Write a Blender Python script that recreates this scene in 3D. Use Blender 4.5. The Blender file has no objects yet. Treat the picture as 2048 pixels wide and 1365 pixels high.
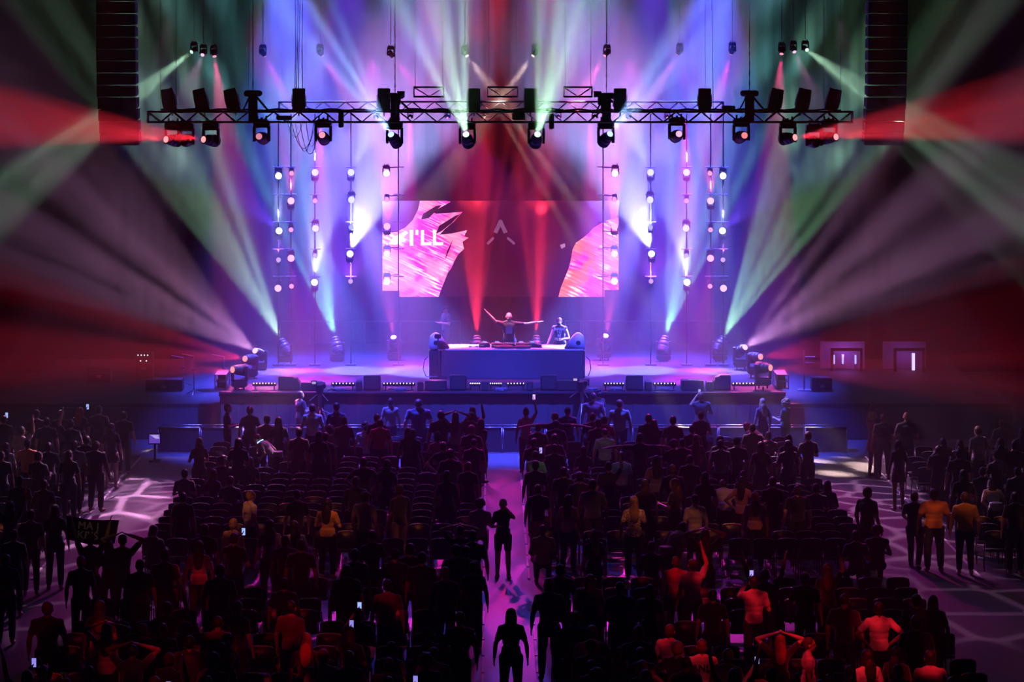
import bpy, math, random, mathutils
from mathutils import Vector, Matrix, Quaternion
import bmesh
R = math.radians
sc = bpy.context.scene
COL = sc.collection
random.seed(7)

# ---------------------------------------------------------------- camera
CAMX, CAMH, FPX, VPX, VPY = -0.333, 10.8, 5000.0, 981.0, 130.0
def P(px, py, Y):
    """world point that stands at depth Y from the camera and is seen at photo pixel px, py"""
    return Vector((CAMX + (px - VPX) / FPX * Y, Y, CAMH - (py - VPY) / FPX * Y))
cam = bpy.data.cameras.new('camera'); camo = bpy.data.objects.new('camera', cam); COL.objects.link(camo)
cam.sensor_width = 36.0; cam.lens = FPX / 2048 * 36.0
cam.shift_x = -(VPX - 1024) / 2048.0
cam.shift_y = -(682.5 - VPY) / 2048.0
cam.clip_start = 0.5; cam.clip_end = 400
camo.location = (CAMX, 0, CAMH); camo.rotation_euler = (R(90), 0, 0)
sc.camera = camo

# ---------------------------------------------------------------- world, exposure
w = bpy.data.worlds.new('hall_dark'); sc.world = w; w.use_nodes = True
w.node_tree.nodes['Background'].inputs[0].default_value = (0.012, 0.006, 0.03, 1)
w.node_tree.nodes['Background'].inputs[1].default_value = 1.0
HAZE = 0.006      # theatrical haze that fills the whole hall
_v = w.node_tree.nodes.new('ShaderNodeVolumeScatter'); _v.inputs['Density'].default_value = HAZE; _v.inputs['Anisotropy'].default_value = 0.0
w.node_tree.links.new(_v.outputs[0], w.node_tree.nodes['World Output'].inputs['Volume'])
vs = sc.view_settings
sc.display_settings.display_device = 'sRGB'
vs.view_transform = 'Standard'; vs.look = 'None'; vs.gamma = 1.0; vs.exposure = 0.0; vs.use_curve_mapping = False
cy = sc.cycles
cy.max_bounces = 3; cy.diffuse_bounces = 1; cy.glossy_bounces = 2; cy.transmission_bounces = 2
cy.volume_bounces = 0; cy.transparent_max_bounces = 4
cy.sample_clamp_indirect = 2.0
cy.use_light_tree = True
cy.use_adaptive_sampling = True; cy.adaptive_threshold = 0.015
cy.use_denoising = True
cy.caustics_reflective = False; cy.caustics_refractive = False

# ---------------------------------------------------------------- colours of the lamps
C = dict(
    white=(1.0, 0.86, 0.92), warm=(1.0, 0.72, 0.62), green=(0.42, 1.0, 0.52), pale=(0.55, 1.0, 0.66),
    cyan=(0.25, 0.85, 0.80), ice=(0.28, 0.50, 1.0), blue=(0.05, 0.07, 1.0), indigo=(0.16, 0.06, 1.0),
    violet=(0.38, 0.06, 1.0), purple=(0.50, 0.03, 0.85), magenta=(1.0, 0.02, 0.55), pink=(1.0, 0.08, 0.30),
    mauve=(0.85, 0.36, 0.74), red=(1.0, 0.03, 0.06), amber=(1.0, 0.22, 0.07), deepred=(1.0, 0.012, 0.025), tan=(1.0, 0.62, 0.30), bluewhite=(0.16, 0.18, 1.0), core=(0.45, 0.47, 1.0))

LN = [0]
def spot(p, t, ang, col, power, blend=0.25, gobo=None, rad=0.06, name='stage_light'):
    """a real spot lamp at p aimed at t; gobo = (kind, scale, contrast) breaks its beam up as a pattern wheel does"""
    LN[0] += 1
    d = bpy.data.lights.new(name, 'SPOT'); o = bpy.data.objects.new(name, d); COL.objects.link(o)
    d.energy = power; d.color = C[col] if isinstance(col, str) else col
    d.spot_size = R(ang); d.spot_blend = blend; d.shadow_soft_size = rad
    o.location = p
    o.rotation_euler = (Vector(t) - Vector(p)).to_track_quat('-Z', 'Y').to_euler()
    if gobo:
        kind, scale, lo = gobo
        d.use_nodes = True; nt = d.node_tree; N = nt.nodes; L = nt.links
        em = N['Emission'] if 'Emission' in N else N.new('ShaderNodeEmission')
        tc = N.new('ShaderNodeTexCoord'); sx = N.new('ShaderNodeSeparateXYZ'); L.new(tc.outputs['Normal'], sx.inputs[0])
        k = scale / math.tan(R(ang) / 2)
        cb = N.new('ShaderNodeCombineXYZ')
        for i in (0, 1):
            m = N.new('ShaderNodeMath'); m.operation = 'DIVIDE'; L.new(sx.outputs[i], m.inputs[0]); L.new(sx.outputs[2], m.inputs[1])
            m2 = N.new('ShaderNodeMath'); m2.operation = 'MULTIPLY_ADD'; L.new(m.outputs[0], m2.inputs[0]); m2.inputs[1].default_value = k
            m2.inputs[2].default_value = 3.7 * LN[0]
            L.new(m2.outputs[0], cb.inputs[i])
        if kind == 'streak':
            tx = N.new('ShaderNodeTexVoronoi'); tx.voronoi_dimensions = '2D'; tx.inputs['Scale'].default_value = 1.0
            out = tx.outputs['Distance']; a, b = 0.42, 0.14
        elif kind == 'shard':
            tx = N.new('ShaderNodeTexNoise'); tx.noise_dimensions = '2D'; tx.inputs['Scale'].default_value = 1.0; tx.inputs['Detail'].default_value = 0
            out = tx.outputs[0]; a, b = 0.575, 0.60
        elif kind == 'patch':
            tx = N.new('ShaderNodeTexNoise'); tx.noise_dimensions = '2D'; tx.inputs['Scale'].default_value = 1.0; tx.inputs['Detail'].default_value = 0
            out = tx.outputs[0]; a, b = 0.44, 0.48
        elif kind == 'dots':
            tx = N.new('ShaderNodeTexVoronoi'); tx.voronoi_dimensions = '2D'; tx.inputs['Scale'].default_value = 1.0
            out = tx.outputs['Distance']; a, b = 0.42, 0.15
        elif kind == 'zigzag':
            tx = N.new('ShaderNodeTexVoronoi'); tx.voronoi_dimensions = '2D'; tx.feature = 'DISTANCE_TO_EDGE'; tx.inputs['Scale'].default_value = 1.0
            out = tx.outputs['Distance']; a, b = 0.075, 0.05
        L.new(cb.outputs[0], tx.inputs['Vector'])
        mr = N.new('ShaderNodeMapRange'); mr.inputs['From Min'].default_value = a; mr.inputs['From Max'].default_value = b
        mr.inputs['To Min'].default_value = lo; mr.inputs['To Max'].default_value = 3.2 if kind == 'streak' else 1.0
        L.new(out, mr.inputs[0]); L.new(mr.outputs[0], em.inputs['Strength'])
    return o

# ---------------------------------------------------------------- light levels
BK = dict(rear=9.0, front=6.0, floor=6.0, wing=3.0, ladder=21.0, row=1.6, wash=5.0)
CK = dict(red=3.0, pink=1.8, magenta=1.6)      # saturated filters need more lamp behind them
LENSLUM = dict(rear=1.6, front=2.2, floor=2.0, wing=1.8)
LADLUM = 3
# beams: lamp pixel x, y, depth; aim pixel x, y, depth; full angle; colour; watts; gobo; where
ST3 = ('streak', 2.0, .30)
BEAMS = [
 (383,104,78, 275,186,76, 13,'pale',  9000, ('streak',2,.35),'rear'),
 (405,110,78, 300,390,72, 20,'mauve', 3500, ('zigzag',2.6,.12),'rear'),
 (429,113,78, 455,300,76, 16,'pink',  5000, None,'rear'),
 (530,113,78, 575,200,78, 16,'magenta',3000, None,'rear'),
 (645,112,78, 700,200,78, 20,'pink',  2000, None,'rear'),
 (787,115,78, 900,260,78, 18,'magenta',3000, None,'rear'),
 (934,112,78, 1290,590,72, 14,'warm', 7000, ('streak',2,.1),'rear'),
 (1066,112,78, 760,520,74, 14,'warm', 7000, ('streak',2,.1),'rear'),
 (1210,112,78, 1080,330,76, 16,'pink',6000, ('streak',2,.2),'rear'),
 (1355,110,78, 1300,200,78, 18,'pink',2500, None,'rear'),
 (1462,109,78, 1440,180,78, 18,'magenta',3500, None,'rear'),
 (1563,108,78, 1550,300,76, 15,'pink',4500, None,'rear'),
 (1589,104,78, 1760,520,72, 20,'mauve',3500, ('zigzag',2.6,.12),'rear'),
 (1614,100,78, 1735,190,74, 12,'pale',9000, ('streak',2,.25),'rear'),
 (332,279,68, 195,262,66, 15,'red', 2400, ('streak',1.6,.5),'front'),
 (407,279,68, 355,273,67.3, 15,'red', 5000, None,'front'),
 (1590,275,68, 1640,268,67.3, 15,'red',5000, None,'front'),
 (1672,274,68, 1815,258,66, 15,'red',2400, ('streak',1.6,.4),'front'),
 (782,269,68, 600,0,63, 17,'ice', 14000, ('streak',1.9,.3),'front'),
 (932,269,68, 862,0,63, 22,'pale',14000, ('streak',1.9,.3),'front'),
 (1075,269,68, 1142,0,63, 22,'green',14000, ('streak',1.9,.3),'front'),
 (1220,268,68, 1440,0,63, 18,'ice',14000, ('streak',1.9,.3),'front'),
 (563,680,78.5, 390,330,81.5, 26,'pale',9000, ST3,'floor'),
 (670,675,78.5, 600,400,80.2, 28,'cyan',12000, ST3,'floor'),
 (787,675,78.5, 770,560,77, 17,'pink',4000, ('streak',2,.3),'floor'),
 (954,672,78.5, 952,500,79.4, 22,'red', 4800, ('streak',1.6,.4),'floor'),
 (1073,672,78.5, 1078,500,79.4, 22,'red',4800, ('streak',1.6,.4),'floor'),
 (1211,672,78.5, 1230,560,77, 17,'pink',4000, ('streak',2,.3),'floor'),
 (1331,673,78.5, 1400,400,80.2, 28,'cyan',12000, ST3,'floor'),
 (1447,675,78.5, 1620,340,81.5, 28,'green',9000, ST3,'floor'),
 (510,702,76, 250,520,70, 26,'mauve',13000, ('streak', 2.4, .08),'wing'),
 (490,718,74, 300,690,70, 19,'red', 2600, ('streak',1.6,.4),'wing'),
 (465,740,71.3, 300,742,69, 16,'red',2400, ('streak',1.6,.4),'wing'),
 (1490,695,76, 1750,500,70, 28,'mauve',13000, ('streak', 2.4, .08),'wing'),
 (1521,714,74, 1720,690,70, 19,'red',2600, ('streak',1.6,.4),'wing'),
 (1541,736,71.3, 1720,742,69, 16,'red',2400, ('streak',1.6,.4),'wing'),
]
# lamps on the pipe ladders (left side, mirrored to the right): x, y, aim dx, dy in pixels, angle, colour, watts, size
LAD = [(557,352,0,100,20,'core',1500,1),(558,462,0,-100,16,'core',2500,1),(558,462,-60,-60,30,'indigo',900,1),(582,402,0,-90,24,'pink',1200,1),(583,347,0,60,30,'pink',100,.4),(582,460,0,60,30,'pink',100,.4),
 (582,517,8,80,26,'magenta',350,1),(583,573,0,60,30,'pink',60,.4),(557,520,0,-60,30,'violet',100,.4),(556,577,2,80,22,'violet',300,1),(630,345,0,-90,24,'bluewhite',1800,1),(630,402,0,60,30,'pink',80,.4),(631,457,30,100,32,'bluewhite',3600,1),
 (630,512,0,60,40,'bluewhite',200,.4),(629,565,10,-100,26,'core',5500,1),(702,345,45,-100,26,'bluewhite',3500,.8),(703,400,50,100,38,'bluewhite',5500,1),(702,455,5,-60,70,'bluewhite',600,.4),(700,508,35,-100,38,'core',9000,1),
 (701,563,0,-60,70,'violet',400,.4),(773,347,60,90,26,'mauve',350,1),(774,400,0,60,30,'pink',60,.4),(774,453,8,-90,26,'magenta',2200,1),(774,508,0,60,30,'pink',0,.8),(774,563,0,60,30,'mauve',0,.8)]
ROW = [(752,-45,'bluewhite',2500,14),(820,-20,'violet',2500,30),(895,-12,'magenta',2000,26),(968,0,'red',2500,26),(1045,0,'red',2500,26),(1117,12,'magenta',2000,26),(1190,20,'violet',2500,30),(1258,45,'bluewhite',2500,22),(1335,30,'mauve',2000,22)]
# broad washes: x, y, depth; aim; angle; colour; watts
WASH = [
  (560,-120,79, 620,400,77.5, 46,'blue',60000),(1443,-120,79, 1380,400,77.5, 46,'blue',60000),
  (700,-150,79, 690,420,77.5, 36,'indigo',24000),(1303,-150,79, 1313,420,77.5, 36,'indigo',24000),
  (860,-120,79, 850,300,78, 30,'purple',9000),(1143,-120,79, 1153,300,78, 30,'purple',9000),
(640,236,69.5, 640,748,73.5, 17,'magenta',26000),(1370,236,69.5, 1375,748,73.5, 17,'magenta',26000),(1180,236,70, 1190,725,77, 12,'magenta',26000),(820,236,70, 815,725,77, 12,'magenta',26000),
]
for (x,y,Z,tx,ty,tz,ang,col,pw) in WASH:
    spot(P(x,y,Z), P(tx,ty,tz), ang, col, pw * BK['wash'], blend=1.0, name='wash_lamp')
V3 = Vector
# unseen lamps, some added to brighten crowd and haze: position, aim, angle, colour, watts, gobo
CROWD = [
  (V3((-6, 68, 9.0)), V3((-5, 57, 0)), 85, 'purple', 700, None), (V3((6, 68, 9.0)), V3((5, 57, 0)), 85, 'purple', 700, None),  # washes added to colour the crowd and the haze before the stage
  (V3((-1.5, 70.5, 9.5)), V3((-2.5, 60, 0)), 80, 'blue', 1200, None), (V3((1.5, 70.5, 9.5)), V3((2.5, 60, 0)), 80, 'blue', 1200, None),
  (V3((-4, 78, 11)), V3((-4, 62, 1)), 34, 'magenta', 11000, None), (V3((4, 78, 11)), V3((4, 62, 1)), 34, 'magenta', 11000, None),  # backlights added for bright edges on heads and chairs
  (V3((0, 76, 10.5)), V3((0, 65.5, 0)), 9, 'magenta', 5000, ('zigzag', 1.4, .4)),
  (V3((-4, 68, 9.2)), V3((-9.2, 60.5, 0)), 42, 'mauve', 17000, ('zigzag', 4.2, .06)), (V3((4, 68, 9.2)), V3((9.4, 60.5, 0)), 42, 'mauve', 17000, ('zigzag', 4.2, .06)),
  (V3((-8, 60, 12)), V3((-9.5, 51, 0)), 26, 'mauve', 3000, ('zigzag', 2.5, .12)), (V3((8, 60, 12)), V3((9.5, 51, 0)), 26, 'mauve', 3000, ('zigzag', 2.5, .12)),
  (V3((-4.5, 68.6, 9.2)), V3((-4, 71.5, 0)), 75, 'blue', 26000, None), (V3((4.5, 68.6, 9.2)), V3((4, 71.5, 0)), 75, 'blue', 26000, None),  # blue lamps added to tint the pit haze and stage front
  # unseen white lamps added to brighten the performer and the man beside him
  (V3((3, 44, 15)), P(1018, 655, 76), 2.6, 'white', 350, None), (V3((-6, 44, 15)), P(1120, 672, 75.6), 2.0, 'white', 700, None),
  # amber and red pattern lamps out of view above the hall
  (V3((-6, 40, 17)), V3((-4.0, 54.6, .9)), 13, 'amber', 3000, ('shard', 4.5, 0)), (V3((6, 40, 17)), V3((3.6, 55, .9)), 15, 'amber', 3000, ('shard', 4.5, 0)),
  (V3((7, 40, 17)), V3((10.2, 54.5, .9)), 10, 'amber', 2500, ('shard', 4, 0)),(V3((-7, 40, 17)), V3((-10.5, 54, .9)), 7, 'amber', 2000, ('shard', 4, 0)),
  (V3((-5, 24, 16)), V3((-4.8, 42, .9)), 22, 'red', 2500, ('shard', 4.5, 0)), (V3((6, 24, 16)), V3((5.4, 42, .9)), 24, 'red', 2500, ('shard', 4.5, 0)),
]
# unseen narrow lamps added to brighten single people in chosen colours (photo place of the lit chest, colour, watts)
PICK = [(501,1015,'amber',3),(467,1070,'amber',2.6),(588,1078,'amber',2.4),(655,1035,'amber',3),(594,1000,'amber',1.2),(728,1018,'amber',1.6),(812,1020,'amber',2),(1268,1035,'amber',2.6),(1350,1000,'amber',2.4),(1450,1010,'amber',2.6),(1484,1010,'amber',2),
 (1505,1010,'red',1.6),(1595,1010,'amber',1.8),(1736,1000,'amber',2.4),(1866,1028,'amber',3),(1992,1005,'amber',2.4),(1932,1020,'amber',1.6),(1090,1085,'amber',2.6),(1188,1075,'amber',1.4),(20,1020,'amber',2),(920,1075,'amber',1.6),(1076,1030,'amber',1.6),
 (1754,845,'amber',.8),(1813,840,'amber',.8),(55,900,'amber',.7),(185,1085,'amber',1.8),(1140,1010,'pink',1.2),(895,1005,'pink',1.0),(535,880,'pink',.5),(690,880,'pink',.6),(760,880,'pink',.5),(1076,940,'green',.5),(1240,930,'ice',.5),(1212,890,'white',.25),
 (398,1145,'red',3),(213,1275,'red',3),(436,1270,'red',1.6),(582,1235,'red',2),(775,1185,'red',1.8),(475,1215,'red',1.6),(338,1330,'red',2),(646,1330,'red',2.4),(612,1290,'red',1.4),(568,1175,'red',1.2),(717,1240,'red',1.4),(100,1320,'red',1.6),(372,1270,'red',1.6),
 (1385,1150,'red',2.4),(1508,1210,'red',3.2),(1404,1320,'red',3),(1340,1280,'red',2),(1617,1320,'red',3),(1735,1345,'red',3.4),(1860,1345,'red',3.4),(1758,1250,'red',3),(1689,1205,'red',1.6),(1612,1170,'red',1.4),(1832,1260,'red',1.8),(1560,1300,'red',2),(1500,1350,'amber',2),(1300,1110,'red',1.0)]
for (px_, py_, col, k_) in PICK:
    y_ = (CAMH - 1.3) * 5000 / (py_ - 130); q_ = P(px_, py_, y_)
    CROWD.append((V3((q_.x * .7, y_ - 13, 17.5)), q_, 2.3 if col == 'amber' else 2.7, 'deepred' if col == 'red' else col, k_ * (2000 if col == 'amber' else 5200 if col == 'red' else 1800), ('patch', 2.0, .12) if col in ('amber', 'red') else None))
CROWD.append((V3((-6, 36, 17.5)), V3((-7.9, 48.5, 1.9)), 3.2, 'tan', 700, None))  # unseen lamp added so that the banner letters show
for (p,q,ang,col,pw,g) in CROWD: spot(p, q, ang, col, pw, blend=.4, gobo=g, name='unseen_lamp', rad=.08)

# ================================================================ helpers
def mat(name, col, rough=0.6, metal=0.0, emit=None, estr=0.0, noise=0.0, nscale=8.0, spec=0.5, bump=0.0, sheen=0.0):
    m = bpy.data.materials.new(name); m.use_nodes = True
    nt = m.node_tree; N = nt.nodes; L = nt.links; b = N['Principled BSDF']
    b.inputs['Base Color'].default_value = (*col, 1); b.inputs['Roughness'].default_value = rough
    b.inputs['Metallic'].default_value = metal; b.inputs['Specular IOR Level'].default_value = spec
    if sheen: b.inputs['Sheen Weight'].default_value = sheen
    if emit:
        b.inputs['Emission Color'].default_value = (*emit, 1); b.inputs['Emission Strength'].default_value = estr
    if noise or bump:
        tc = N.new('ShaderNodeTexCoord'); tx = N.new('ShaderNodeTexNoise'); tx.inputs['Scale'].default_value = nscale
        tx.inputs['Detail'].default_value = 4
        L.new(tc.outputs['Object'], tx.inputs['Vector'])
        if noise:
            mx = N.new('ShaderNodeMix'); mx.data_type = 'RGBA'
            mx.inputs[6].default_value = (*[c * (1 - noise) for c in col], 1); mx.inputs[7].default_value = (*[min(1, c * (1 + noise)) for c in col], 1)
            L.new(tx.outputs[0], mx.inputs[0]); L.new(mx.outputs[2], b.inputs['Base Color'])
        if bump:
            bp = N.new('ShaderNodeBump'); bp.inputs['Strength'].default_value = bump; bp.inputs['Distance'].default_value = 0.02
            L.new(tx.outputs[0], bp.inputs['Height']); L.new(bp.outputs[0], b.inputs['Normal'])
    return m

def BM(): return bmesh.new()
def bx(bm, c, s, rot=None):
    r = bmesh.ops.create_cube(bm, size=1)['verts']
    bmesh.ops.scale(bm, vec=s, verts=r)
    if rot is not None: bmesh.ops.rotate(bm, cent=(0, 0, 0), matrix=rot.to_matrix() if hasattr(rot, 'to_matrix') else rot, verts=r)
    bmesh.ops.translate(bm, vec=c, verts=r); return r
def tube(bm, a, b, r1, r2=None, seg=10):
    a = Vector(a); b = Vector(b); d = b - a; r2 = r1 if r2 is None else r2
    if d.length < 1e-6: return
    v = bmesh.ops.create_cone(bm, cap_ends=True, segments=seg, radius1=r1, radius2=r2, depth=d.length)['verts']
    q = Vector((0, 0, 1)).rotation_difference(d)
    bmesh.ops.rotate(bm, cent=(0, 0, 0), matrix=q.to_matrix(), verts=v); bmesh.ops.translate(bm, vec=(a + b) / 2, verts=v)
    return v
def ball(bm, c, r, u=14, v=10, q=None):
    r = r if hasattr(r, '__len__') else (r, r, r)
    w_ = bmesh.ops.create_uvsphere(bm, u_segments=u, v_segments=v, radius=1)['verts']
    bmesh.ops.scale(bm, vec=r, verts=w_)
    if q is not None: bmesh.ops.rotate(bm, cent=(0, 0, 0), matrix=q.to_matrix(), verts=w_)
    bmesh.ops.translate(bm, vec=c, verts=w_); return w_
def path(bm, pts, r, seg=6):
    for a, b in zip(pts[:-1], pts[1:]): tube(bm, a, b, r, seg=seg)
def prism(bm, pts, y0, y1):
    """polygon in x,z extruded from y0 to y1"""
    n = len(pts)
    A = [bm.verts.new((x, y0, z)) for x, z in pts]; B = [bm.verts.new((x, y1, z)) for x, z in pts]
    bm.faces.new(A); bm.faces.new(B[::-1])
    for i in range(n): bm.faces.new((A[i], B[i], B[(i + 1) % n], A[(i + 1) % n]))
    bmesh.ops.recalc_face_normals(bm, faces=bm.faces)
def prismx(bm, pts, x0, x1):
    """polygon in y,z extruded from x0 to x1"""
    n = len(pts)
    A = [bm.verts.new((x0, y, z)) for y, z in pts]; B = [bm.verts.new((x1, y, z)) for y, z in pts]
    bm.faces.new(A); bm.faces.new(B[::-1])
    for i in range(n): bm.faces.new((A[i], B[i], B[(i + 1) % n], A[(i + 1) % n]))
    bmesh.ops.recalc_face_normals(bm, faces=bm.faces)
def bev(bm, w_=0.01, seg=2):
    es = [e for e in bm.edges if len(e.link_faces) == 2 and e.calc_face_angle(0) > 0.9]
    bmesh.ops.bevel(bm, geom=es, offset=w_, segments=seg, affect='EDGES', clamp_overlap=True)
def link(name, me, parent=None):
    o = bpy.data.objects.new(name, me); COL.objects.link(o)
    if parent is not None: o.parent = parent
    return o
def obj(name, bm, m, parent=None, smooth=False):
    me = bpy.data.meshes.new(name); bm.to_mesh(me); bm.free(); me.materials.append(m)
    if smooth: me.polygons.foreach_set('use_smooth', [True] * len(me.polygons))
    return link(name, me, parent)
def tag(o, label, cat, group=None, kind=None):
    if label: o['label'] = label
    if cat: o['category'] = cat
    if group: o['group'] = group
    if kind: o['kind'] = kind
    return o
def thing(name, label, cat, loc=(0, 0, 0), rz=0.0, group=None):
    o = bpy.data.objects.new(name, None); COL.objects.link(o); o.location = loc; o.rotation_euler = (0, 0, rz)
    o.empty_display_size = 0.1
    return tag(o, label, cat, group)
def struct(name, bm, m, parent=None, smooth=False):
    o = obj(name, bm, m, parent, smooth)
    if parent is None: o['kind'] = 'structure'
    return o
KIDS = {}
def kids(o): return [c for c in COL.objects if c.parent == o]
def proto_tree(o):
    """remember the tree below a thing once, so that copies are quick"""
    allo = list(COL.objects)
    def rec(x): return (x, [rec(c) for c in allo if c.parent == x])
    return rec(o)
def copy_tree(tr, parent=None):
    o, ch = tr
    c = o.copy(); COL.objects.link(c)
    if parent is not None: c.parent = parent
    for k in ch: copy_tree(k, c)
    return c
def setmat(o, m):
    o.material_slots[0].link = 'OBJECT'; o.material_slots[0].material = m
def text_mesh(body, size, depth=0.002):
    cu = bpy.data.curves.new('text', 'FONT'); cu.body = body; cu.size = size; cu.extrude = depth; cu.align_x = 'CENTER'; cu.align_y = 'CENTER'
    cu.space_character = 1.05; cu.offset = size * 0.018
    to = bpy.data.objects.new('text', cu); COL.objects.link(to)
    dg = bpy.context.evaluated_depsgraph_get(); me = bpy.data.meshes.new_from_object(to.evaluated_get(dg))
    bpy.data.objects.remove(to); bpy.data.curves.remove(cu)
    return me
ORD = ['zeroth','first','second','third','fourth','fifth','sixth','seventh','eighth','ninth','tenth','eleventh','twelfth','thirteenth','fourteenth',
       'fifteenth','sixteenth','seventeenth','eighteenth','nineteenth','twentieth','twenty-first','twenty-second','twenty-third','twenty-fourth','twenty-fifth']

# ================================================================ materials
M = dict(
    black=mat('black_paint', (.012, .012, .014), .45), matte=mat('matte_black', (.010, .010, .012), .8, noise=.3),
    drape=mat('black_drape', (.0035, .0035, .0045), .95, noise=.3, nscale=2, spec=.1), steel=mat('brushed_steel', (.35, .35, .37), .35, .9, noise=.15),
    alu=mat('dull_aluminium', (.10, .10, .11), .45, .8, noise=.2), grey=mat('grey_plastic', (.16, .16, .18), .5), white=mat('white_tape', (.88, .86, .9), .5, noise=.15, nscale=3),
    deck=mat('stage_deck_vinyl', (.020, .018, .023), .55, noise=.18, nscale=1.2, bump=.15, spec=.08), skirt=mat('stage_skirt_cloth', (.05, .05, .06), .9, noise=.2),
    concrete=mat('arena_floor', (.15, .14, .16), .45, noise=.15, nscale=.7, bump=.08),
    edge_glint=mat('chair_edge_glint', (.85, .82, .88), .32, .3), rubber=mat('black_rubber', (.02, .02, .02), .7), glass=mat('dark_glass', (.01, .01, .012), .08),
    cover=mat('pale_scrim_cover', (.34, .34, .40), .75, noise=.15), grille=mat('speaker_grille', (.016, .016, .018), .6, bump=.6, nscale=120),
    chairback=mat('black_chair_plastic', (.022, .020, .026), .42, noise=.1), chairseat=mat('black_chair_fabric', (.020, .018, .024), .8, noise=.2), chairframe=mat('chair_steel_tube', (.10, .10, .11), .35, .8),
    skin=mat('skin_light', (.62, .40, .30), .5), skin2=mat('skin_tan', (.42, .25, .17), .5), skin3=mat('skin_deep', (.16, .085, .05), .5),
    hair_d=mat('dark_hair', (.018, .012, .010), .5, bump=.5, nscale=60), hair_b=mat('brown_hair', (.09, .05, .03), .5, bump=.5, nscale=60), hair_y=mat('blond_hair', (.45, .32, .15), .45, bump=.5, nscale=60),
    hair_g=mat('grey_hair', (.30, .29, .30), .5, bump=.5, nscale=60), hair_r=mat('red_hair', (.35, .09, .04), .5, bump=.5, nscale=60),
    denim=mat('dark_denim', (.025, .03, .05), .85, noise=.2), trouser=mat('black_trousers', (.015, .015, .017), .85), khaki=mat('khaki_cloth', (.35, .25, .14), .85), shoe=mat('dark_shoe', (.03, .03, .03), .6),
)
SH = {'n': ('black', (.016, .016, .020)), 'w': ('white', (.62, .60, .62)), 'g': ('grey', (.20, .19, .21)), 'y': ('mustard', (.55, .30, .05)), 'o': ('orange', (.62, .24, .05)), 'r': ('red', (.38, .04, .05)),
      'p': ('pink', (.50, .22, .30)), 'b': ('light blue', (.38, .45, .58)), 'v': ('lime green', (.30, .72, .24)), 't': ('tan', (.50, .36, .22)), 'u': ('navy', (.03, .04, .10)), 'l': ('leopard print', None), 'm': ('maroon', (.13, .03, .06))}
SM = {k: mat(v[0].replace(' ', '_') + '_cloth', v[1], .85, noise=.12, nscale=12, sheen=.5) for k, v in SH.items() if v[1]}
def _leo():
    m = mat('leopard_print_cloth', (.7, .6, .5), .85); nt = m.node_tree; N = nt.nodes; L = nt.links
    tc = N.new('ShaderNodeTexCoord'); v = N.new('ShaderNodeTexVoronoi'); v.inputs['Scale'].default_value = 26; L.new(tc.outputs['Object'], v.inputs[0])
    r = N.new('ShaderNodeValToRGB'); r.color_ramp.elements[0].position = .28; r.color_ramp.elements[0].color = (.04, .02, .02, 1); r.color_ramp.elements[1].position = .36; r.color_ramp.elements[1].color = (.75, .66, .55, 1)
    L.new(v.outputs['Distance'], r.inputs[0]); L.new(r.outputs[0], N['Principled BSDF'].inputs['Base Color']); return m
SM['l'] = _leo()
def lampmat(name, col, s): return mat(name, (.02, .02, .02), .3, emit=col, estr=s)
LENS = {}
def lens_mat(col, s):
    k = (col, s)
    if k not in LENS:
        c = C[col]; c = tuple(min(1, x * .75 + .25) for x in c)
        LENS[k] = lampmat('lit_lens_' + col, c, s)
    return LENS[k]
M['lens_off'] = mat('unlit_lens', (.03, .03, .035), .1)

# ================================================================ the hall
HX = 27.0
b = BM(); bx(b, (0, 42, -.15), (2 * HX + .4, 96, .3)); struct('floor', b, M['concrete'])
b = BM(); bx(b, (0, 42, 21.1), (2 * HX + .4, 96, .2)); struct('ceiling', b, M['drape'])
b = BM(); bx(b, (0, 88.1, 10.5), (2 * HX + .4, .2, 21)); struct('wall_back', b, M['drape'])
b = BM(); bx(b, (0, -5.9, 10.5), (2 * HX + .4, .2, 21)); struct('wall_front', b, M['drape'])
b = BM(); bx(b, (-HX - .1, 41, 10.5), (.2, 94, 21)); struct('wall_left', b, M['drape'])
b = BM(); bx(b, (HX + .1, 41, 10.5), (.2, 94, 21)); struct('wall_right', b, M['drape'])
# stage: deck and skirt
ST = 1.5
t = thing('stage', 'low wide stage with vinyl deck and dark cloth front below the video wall', 'stage')
b = BM(); bx(b, (0, 77.4, ST - .06), (16.1, 12.8, .12)); bev(b, .01, 1); obj('deck', b, M['deck'], t)
b = BM()
n = 120
for s_, y in ((0, 71.06),):
    V = []
    for i in range(n + 1):
        x = -8 + 16 * i / n; yy = y + .025 * math.sin(i * 1.9); V.append((b.verts.new((x, yy, .02)), b.verts.new((x, y + .01, ST - .12))))
    for i in range(n): b.faces.new((V[i][0], V[i + 1][0], V[i + 1][1], V[i][1]))
bx(b, (-8.0, 77.4, (ST - .12) / 2 + .01), (.06, 12.6, ST - .14)); bx(b, (8.0, 77.4, (ST - .12) / 2 + .01), (.06, 12.6, ST - .14))
obj('front_skirt', b, M['skirt'], t)
b = BM(); bx(b, (0, 71.0 - .015, ST - .02), (16.1, .03, .04)); obj('edge_trim', b, M['alu'], t, )
# side wings (lower offstage decks)
for s, nm in ((-1, 'left'), (1, 'right')):
    t = thing('wing_platform', 'dark offstage platform on the %s side of the stage' % nm, 'platform')
    b = BM(); bx(b, (s * 11.4, 77.5, .98), (6.6, 11, .1)); obj('deck', b, M['matte'], t)
    b = BM(); bx(b, (s * 11.4, 72.04, .47), (6.6, .08, .9)); obj('front_skirt', b, M['skirt'], t)
    b = BM()
    for i in range(3):
        tube(b, (s * (8.3 + i * 3), 77, 0), (s * (8.3 + i * 3), 77, .93), .05)
    obj('trestle', b, M['alu'], t)
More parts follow.
